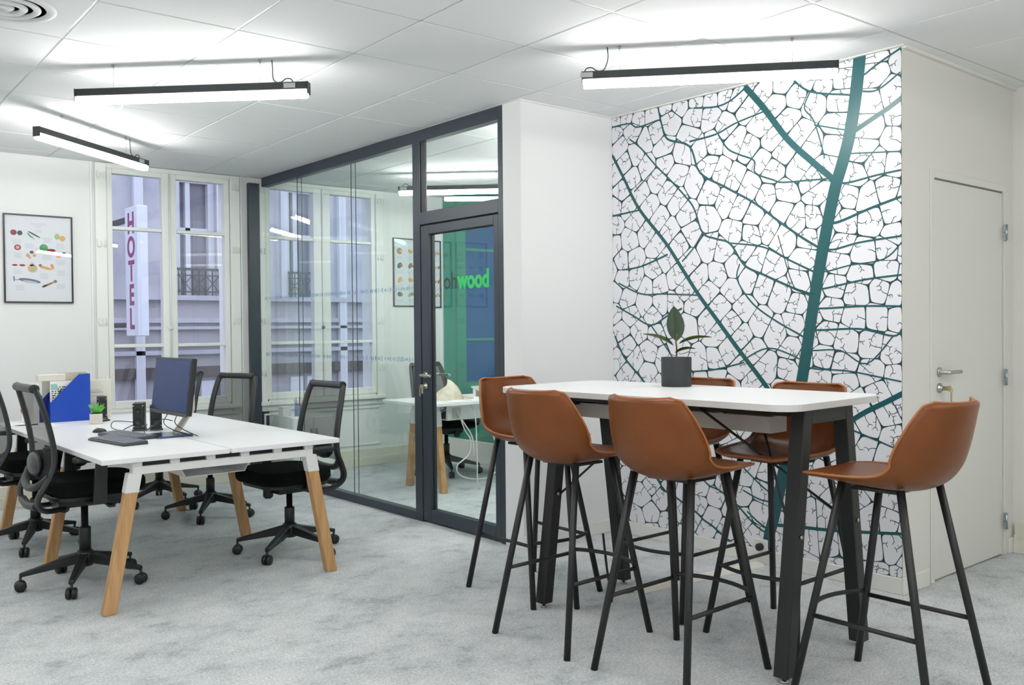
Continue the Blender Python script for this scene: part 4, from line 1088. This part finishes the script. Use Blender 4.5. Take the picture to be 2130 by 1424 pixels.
def speaker(label, loc, rz, h):
    t = thing('desktop_speaker', label, 'speaker', loc, rz, 'black desktop speakers')
    MB().box(-0.032, 0.032, -0.05, 0.05, 0.012, h).build('cabinet', M_CHPL, t, 0.005, 2)
    MB().box(-0.036, 0.036, -0.056, 0.06, 0, 0.012).build('foot', M_DGPL, t, 0.003, 1)
    for z, r in ((h*0.36, 0.024), (h*0.74, 0.016)):
        MB().lathe([(r, 0), (r, -0.004), (r*0.8, -0.002), (r*0.3, 0.006), (0, 0.004)], 18, c=(0, 0, 0)).build('driver', M_BLKPL, t, loc=(0, -0.051, z)).rotation_euler = (-PI/2, 0, 0)
    for x in (-0.026, 0.026):
        for z in (0.028, h-0.016):
            MB().lathe([(0.004, 0), (0.004, -0.003), (0, -0.003)], 8).build('screw', M_STEEL, t, loc=(x, -0.0505, z)).rotation_euler = (-PI/2, 0, 0)
    return t
speaker('black desktop speaker standing left of the monitor, the left one of a pair', (1.812, 5.672, DZ), math.radians(-25), 0.168)
speaker('black desktop speaker just behind the lower left corner of the monitor', (1.902, 5.650, DZ), math.radians(-15), 0.150)
speaker('black desktop speaker behind the small white plant pot', (1.865, 6.62, DZ), math.radians(-15), 0.155)
pp = thing('potted_succulent', 'tiny bright green succulent in a white cube pot on the desk', 'plant', (1.735, 6.29, DZ), math.radians(-14))
MB().box(-0.038, 0.038, -0.038, 0.038, 0, 0.066).build('pot', M_CONC, pp, 0.004, 2)
MB().box(-0.032, 0.032, -0.032, 0.032, 0.066, 0.0675).build('soil', M_SOIL, pp)
rnd = random.Random(3)
for i in range(16):
    a = i*2.4; tl = rnd.uniform(0.2, 0.9); L = rnd.uniform(0.05, 0.085)
    d = Vector((math.cos(a)*math.sin(tl), math.sin(a)*math.sin(tl), math.cos(tl))); s = d.cross(Vector((0, 0, 1))).normalized()
    b = Vector((0.008*math.cos(a), 0.008*math.sin(a), 0.066))
    MB().tube([b, b+d*L*0.3, b+d*L*0.65, b+d*L+Vector((0, 0, -0.004))], [0.004, 0.0085, 0.0075, 0.001], 6).build('leaf', M_LEAFB, pp)
def magfile(label, loc, rz, m):
    t = thing('magazine_file', label, 'magazine file', loc, rz, 'blue magazine files on the desk')
    D, H, W = 0.25, 0.315, 0.08
    side = [(-D/2, 0), (D/2, 0), (D/2, H), (D/2-0.07, H), (-D/2, 0.13)]
    A = Matrix(((1, 0, 0, 0), (0, 0, 1, 0), (0, 1, 0, 0), (0, 0, 0, 1)))
    MB().prism(side, -W/2, -W/2+0.002, M=A).prism(side, W/2-0.002, W/2, M=A).box(D/2-0.002, D/2, -W/2+0.002, W/2-0.002, 0, H).box(-D/2, -D/2+0.002, -W/2+0.002, W/2-0.002, 0, 0.13).box(-D/2+0.002, D/2-0.002, -W/2+0.002, W/2-0.002, 0, 0.002).build('file_box', m, t)
    return t
magfile('bright blue magazine file standing on the far desk end, nearest one', (1.655, 6.615, DZ), 0.0, M_BLUE)
magfile('darker blue magazine file tucked behind the bright blue one', (1.605, 6.712, DZ), 0.04, M_NAVY)
br = thing('printed_brochure', 'white printed brochure poking out of the bright blue magazine file', 'brochure', (1.635, 6.600, DZ+0.003))
MB().box(-0.10, 0.105, 0.0, 0.006, 0.0, 0.268).build('pages', M_PAPER, br)
mb = MB()
rb = random.Random(9)
for r in range(9):
    x = -0.09
    while x < 0.09:
        wd = rb.uniform(0.006, 0.028); mb.add([(x, -0.0006, 0.225-r*0.014), (x+wd, -0.0006, 0.225-r*0.014), (x+wd, -0.0006, 0.232-r*0.014), (x, -0.0006, 0.232-r*0.014)], [(0, 1, 2, 3)], 0); x += wd+0.008
mb.build('printed_text', M_SLATED, br, recalc=False)
text_obj('printed_title', 'fou', 0.075, face_minus_y(-0.045, -0.0008, 0.165), M_GREYT, br, 0.001, 0.0002)
MB().box(-0.095, -0.055, -0.0012, -0.0004, 0.21, 0.25).build('printed_badge', mat('pale_teal_print', (150, 200, 192), 0.7), br)
for lb, x, y, hh, mm in (('white document leaf upright in the dark blue magazine file', 1.60, 6.700, 0.29, M_IVORY), ('beige document edge behind the bright blue file', 1.69, 6.655, 0.322, M_CREAM)):
    t = thing('document', lb, 'document', (x, y, DZ+0.003)); MB().box(-0.09, 0.085, -0.004, 0.004, 0, hh).build('sheets', mm, t)
bk = thing('cream_box_file', 'cream box lying across the tops of the upright papers', 'box', (1.548, 6.632, DZ+0.272), 0.0)
MB().box(-0.085, 0.085, -0.03, 0.03, 0, 0.045).build('box', M_IVORY, bk, 0.004, 1)
wf = thing('upright_card_folder', 'white upright card folder with faint grey print behind the speaker', 'folder', (1.862, 6.735, DZ), 0.02)
MB().box(-0.10, 0.10, 0.0, 0.012, 0, 0.265).build('cover', M_IVORY, wf, 0.002, 1)
m = MB()
for i, (a, b, z) in enumerate(((-0.03, 0.03, 0.19), (-0.045, 0.04, 0.178), (-0.04, 0.045, 0.172), (-0.05, 0.05, 0.15))):
    m.add([(a, -0.0006, z), (b, -0.0006, z), (b, -0.0006, z+0.004), (a, -0.0006, z+0.004)], [(0, 1, 2, 3)], 0)
m.build('printed_text', M_PRINTG, wf, recalc=False)
rd = thing('pale_book', 'upright pale book with a red spine label left of the blue files', 'book', (1.448, 6.70, DZ), 0.05)
MB().box(-0.014, 0.014, -0.09, 0.09, 0, 0.255).build('pages', M_PAPER, rd)
MB().box(-0.017, -0.0145, -0.092, 0.092, 0, 0.26).box(0.0145, 0.017, -0.092, 0.092, 0, 0.26).box(-0.017, 0.017, -0.095, -0.0925, 0, 0.26).build('cover', M_PAPER, rd)
MB().box(-0.0175, 0.0175, -0.0965, -0.0951, 0.20, 0.245).build('spine_label', M_RED, rd)
fg = thing('orange_figurine', 'small orange ornament standing at the left end of the desk', 'ornament', (1.40, 6.70, DZ), 0)
MB().lathe([(0.02, 0), (0.022, 0.01), (0.012, 0.03), (0.012, 0.06)], 12).build('ornament_base', M_PAPER, fg)
MB().lathe([(0.0, 0.06), (0.02, 0.065), (0.024, 0.085), (0.015, 0.105), (0.0, 0.11)], 12).build('ornament_body', M_ORANGE, fg)
for i, (x, y, rz) in enumerate(((1.43, 6.42, 0.2), (1.36, 6.62, -0.2))):
    t = thing('loose_paper', ('loose white paper sheet on the far left desk corner', 'second white paper sheet further back on the left desk end')[i], 'paper', (x, y, DZ), rz)
    MB().box(-0.1, 0.1, -0.14, 0.14, 0, 0.0012).build('sheet', M_PAPER, t)
pe = thing('red_marker', 'short red-ended marker lying beside the white cube pot', 'pen', (1.82, 6.40, DZ+0.006), 0.5)
MB().tube([(-0.06, 0, 0), (0.04, 0, 0)], 0.0058, 8).build('barrel', M_BLKPL, pe)
MB().tube([(-0.075, 0, 0), (-0.06, 0, 0)], 0.0062, 8).build('cap', M_RED, pe)

# ================================================================== MEETING ROOM
MZ = 0.7405
bag = thing('cream_cloth_bag', 'crumpled cream cloth bag lying on the meeting room desk', 'bag', (4.50, 6.20, MZ), 0.1)
rr_ = random.Random(5); rows = []
for i in range(10):
    a = i/9; row = []
    for j in range(17):
        b = 2*PI*j/16; h = math.sin(PI*a*0.5)
        rx = 0.17*(1-0.95*a)*(1+0.12*math.sin(3*b+a*5)); ry = 0.10*(1-0.9*a)*(1+0.15*math.sin(2*b+1))
        row.append(Vector((rx*math.cos(b)-0.02*a, ry*math.sin(b), 0.135*h*(1-0.3*math.cos(b-2.6)*a))))
    row[-1] = row[0].copy(); rows.append(row)
MB().grid(rows).build('bag_body', M_CREAM, bag)
MB().tube(catmull([(0.1, -0.06, 0.03), (0.16, -0.10, 0.012), (0.22, -0.06, 0.0095), (0.18, 0.0, 0.02)], 5), 0.008, 6).build('strap', M_CREAM, bag)
for i, (x, y, rz) in enumerate(((4.45, 6.02, 0.3), (4.72, 6.06, -0.2), (4.80, 6.22, 0.5))):
    t = thing('desk_paper', ('white papers under the cream bag at the front edge of the meeting desk', 'white papers right of the cream bag on the meeting desk', 'white papers behind the cream bag on the meeting desk')[i], 'paper', (x, y, MZ), rz)
    MB().box(-0.105, 0.105, -0.07, 0.07, 0, 0.004).build('sheets', M_PAPER, t)
lp = thing('tilted_tablet_stand', 'pale grey tilted document stand on the meeting room desk', 'document stand', (4.98, 6.25, MZ), 0.25)
MB().hexa([(-0.14, -0.10, 0.01), (0.14, -0.10, 0.01), (0.14, 0.10, 0.085), (-0.14, 0.10, 0.085)], [(-0.14, -0.104, 0.02), (0.14, -0.104, 0.02), (0.14, 0.096, 0.095), (-0.14, 0.096, 0.095)]).build('slanted_plate', M_SILVER, lp, 0.003, 1)
MB().box(-0.12, 0.12, 0.06, 0.09, 0, 0.07).box(-0.12, 0.12, -0.10, -0.08, 0, 0.012).build('support', M_WHITE, lp)
wc = thing('white_power_cables', 'white power cables hanging in loops under the meeting room desk', 'cable', (0, 0, 0))
for pts in ([(4.50, 6.055, 0.63), (4.52, 6.0, 0.5), (4.56, 5.98, 0.42), (4.54, 5.98, 0.3), (4.42, 5.98, 0.22), (4.45, 5.98, 0.14), (4.6, 5.98, 0.09), (4.78, 5.98, 0.10), (4.88, 5.98, 0.22), (4.82, 6.0, 0.42), (4.78, 6.05, 0.6)],
            [(4.60, 6.03, 0.715), (4.605, 5.97, 0.6), (4.61, 5.96, 0.3), (4.615, 5.96, 0.05), (4.66, 5.99, 0.007)],
            [(4.47, 6.05, 0.66), (4.5, 5.985, 0.56), (4.57, 5.97, 0.44), (4.585, 5.97, 0.28)]):
    MB().tube(catmull(pts, 6), 0.0055, 7).build('cable', M_WCABLE, wc)
cb = thing('low_storage_cabinet', 'low white cabinet in the meeting room corner under the window', 'cabinet', (3.86, 7.57, 0))
MB().box(-0.20, 0.20, -0.19, 0.185, 0.03, 0.57).build('carcass', M_WHITE, cb, 0.002, 1)
MB().box(-0.185, 0.185, -0.17, 0.17, 0, 0.03).build('plinth', M_SLATED, cb)
for a, b in ((-0.196, -0.002), (0.002, 0.196)):
    d_ = MB().box(a, b, -0.206, -0.191, 0.05, 0.56).build('door', M_WHITE, cb, 0.002, 1)
    MB().box((b-0.03 if a < -0.1 else a+0.018), (b-0.018 if a < -0.1 else a+0.03), -0.222, -0.207, 0.34, 0.46).build('handle', M_STEEL, d_)
pc = thing('blue_pen_cup', 'blue pen cup with pens on the low cabinet', 'pen cup', (3.765, 7.46, 0.5705))
MB().lathe([(0.0, 0), (0.034, 0), (0.036, 0.004), (0.036, 0.10), (0.033, 0.10), (0.033, 0.006), (0, 0.006)], 20).build('cup', mat('steel_blue_plastic', (92, 118, 168), 0.4), pc)
for i in range(7):
    a = i*0.9; MB().tube([(0.012*math.cos(a), 0.012*math.sin(a), 0.008), (0.034*math.cos(a), 0.034*math.sin(a), 0.15+0.012*(i % 3))], 0.0038, 6).build('pen', (M_BLKPL, M_RED, M_SILVER, M_NAVY)[i % 4], pc)
sb = thing('small_white_box', 'small white box beside the pen cup on the low cabinet', 'box', (3.70, 7.60, 0.5705), 0.1)
MB().box(-0.04, 0.04, -0.04, 0.04, 0, 0.066).build('box_body', M_WHITE, sb, 0.002, 1)
MB().box(-0.042, 0.042, -0.042, 0.042, 0.066, 0.078).build('lid', M_IVORY, sb, 0.002, 1)
# beyond the green glass
g1 = thing('white_side_desk', 'white desk seen through the green glass', 'desk', (6.35, 7.3, 0))
MB().box(-0.55, 0.55, -0.3, 0.3, 0.715, 0.74).build('desktop', M_WHITE, g1, 0.002, 1)
for sx in (-0.5, 0.5):
    for sy in (-0.25, 0.25): MB().box(sx-0.025, sx+0.025, sy-0.025, sy+0.025, 0, 0.715).build('leg', M_WMET, g1)
g2 = thing('pale_monitor_back', 'pale back of a screen on the desk beyond the green glass', 'monitor', (6.22, 7.22, 0.7405), 0.3)
MB().box(-0.22, 0.22, -0.012, 0.02, 0.09, 0.42).build('housing', M_WHITE, g2, 0.006, 2)
MB().box(-0.03, 0.03, 0.021, 0.035, 0.0, 0.25).box(-0.1, 0.1, -0.06, 0.08, 0, 0.008).build('stand', M_SILVER, g2, 0.002, 1)

# ================================================================== STREET AND FACADE OPPOSITE
struct(MB().box(-8, 22, YW+0.3, 17, -4.1, -4.0).build('street_ground', M_STREET))
struct(MB().box(-8, 22, YW+0.28, YW+0.55, -4.0, -0.12).build('wall_outside_base', M_FAC))
fb = thing('opposite_building', 'pale stone building with tall windows and ledges across the street', 'building', (0, 15, 0))
MB().box(-6, 20, 0.25, 4, -4, 8.5).build('wall', M_FAC, fb)
bays = [(1.55, 2.6), (3.1, 4.0), (5.42, 6.10), (7.38, 8.02), (9.3, 10.0), (11.2, 11.9)]
m = MB(); x = -6
for a, b in bays:
    m.box(x, a, 0.0, 0.25, 1.9, 3.95); x = b
m.box(x, 20, 0.0, 0.25, 1.9, 3.95); m.box(-6, 20, 0.0, 0.25, 3.95, 8.5)
m.build('upper_wall', M_FAC, fb)
MB().box(-6, 20, 0.02, 0.25, 0.72, 1.9).box(-6, 20, 0.05, 0.25, -4, 0.62).build('lower_wall', M_FACD, fb)
for z0, z1, pr in ((1.84, 1.92, 0.12), (1.47, 1.55, 0.07), (1.36, 1.41, 0.10), (1.08, 1.14, 0.06), (0.95, 1.02, 0.10), (4.1, 4.3, 0.12)):
    MB().box(-6, 20, -pr, 0.02, z0, z1).build('ledge', M_FAC, fb)
MB().box(-6, 20, -0.07, 0.05, 0.58, 0.745).build('fascia_board', M_FASC, fb)
for a, b in bays:
    wdw = MB().box(a, a+0.10, 0.10, 0.24, 1.9, 3.95).box(b-0.10, b, 0.10, 0.24, 1.9, 3.95).box(a+0.1, b-0.1, 0.10, 0.24, 3.80, 3.95).box((a+b)/2-0.14, (a+b)/2-0.06, 0.12, 0.24, 1.9, 3.8).box(a+0.1, b-0.1, 0.12, 0.24, 3.0, 3.05).build('window', M_FACW, fb)
    MB().box(a+0.1, b-0.1, 0.22, 0.24, 1.9, 3.8).build('pane', M_FGLASS, wdw)
    MB().box(a-0.12, a, -0.04, 0.0, 1.92, 4.05).box(b, b+0.12, -0.04, 0.0, 1.92, 4.05).box(a-0.16, b+0.16, -0.06, 0.0, 4.0, 4.12).build('window_surround', M_FACW, fb)
    r = MB().box(a-0.02, b+0.02, -0.10, -0.07, 2.33, 2.37).box(a-0.02, b+0.02, -0.095, -0.075, 2.24, 2.26).box(a-0.02, b+0.02, -0.095, -0.075, 1.97, 1.99)
    n = 6
    for i in range(n+1):
        px = a+(b-a)*i/n; r.box(px-0.008, px+0.008, -0.095, -0.075, 1.92, 2.34)
    for i in range(0, n, 2):
        p0 = a+(b-a)*i/n; p1 = a+(b-a)*(i+2)/n
        r.bar((p0, -0.085, 1.98), (p1, -0.085, 2.25), 0.012, 0.012, up=(0, 1, 0)).bar((p1, -0.085, 1.98), (p0, -0.085, 2.25), 0.012, 0.012, up=(0, 1, 0))
    r.build('balcony_railing', M_IRON, fb)
    for i in range(2):
        q = a+0.05+i*(b-a)/2
        MB().box(q, q+(b-a)/2-0.08, 0.0, 0.06, -0.9, 0.5).build('shop_window', M_FACW, fb)
for px in (4.80, 6.3, 8.45):
    MB().box(px-0.07, px+0.07, -0.10, 0.0, -4, 6).build('pilaster', M_FACW, fb)
hs = thing('hotel_sign', 'white vertical projecting sign with magenta letters across the street', 'sign', (0, 0, 0))
MB().box(4.145, 4.29, 12.95, 13.48, 1.27, 3.08).build('sign_box', M_SIGN, hs, 0.01, 1)
MB().box(4.18, 4.25, 13.48, 14.998, 2.9, 2.97).box(4.18, 4.25, 13.48, 14.898, 1.39, 1.46).build('bracket', M_IRON, hs)
for i, ch in enumerate('HOTEL'):
    text_obj('letter', ch, 0.40, face_minus_x(4.144, 13.215, 2.715-0.334*i), M_HOTEL, hs, 0.012, 0.003, 'CENTER')
ln = thing('facade_lantern', 'small dark box lantern fixed beside the hotel sign', 'lantern', (3.93, 14.7, 2.72))
MB().box(-0.09, 0.09, -0.09, 0.09, 0, 0.2).build('housing', M_IRON, ln, 0.01, 1)
MB().box(-0.03, 0.03, 0.09, 0.32, 0.08, 0.14).build('arm', M_IRON, ln)
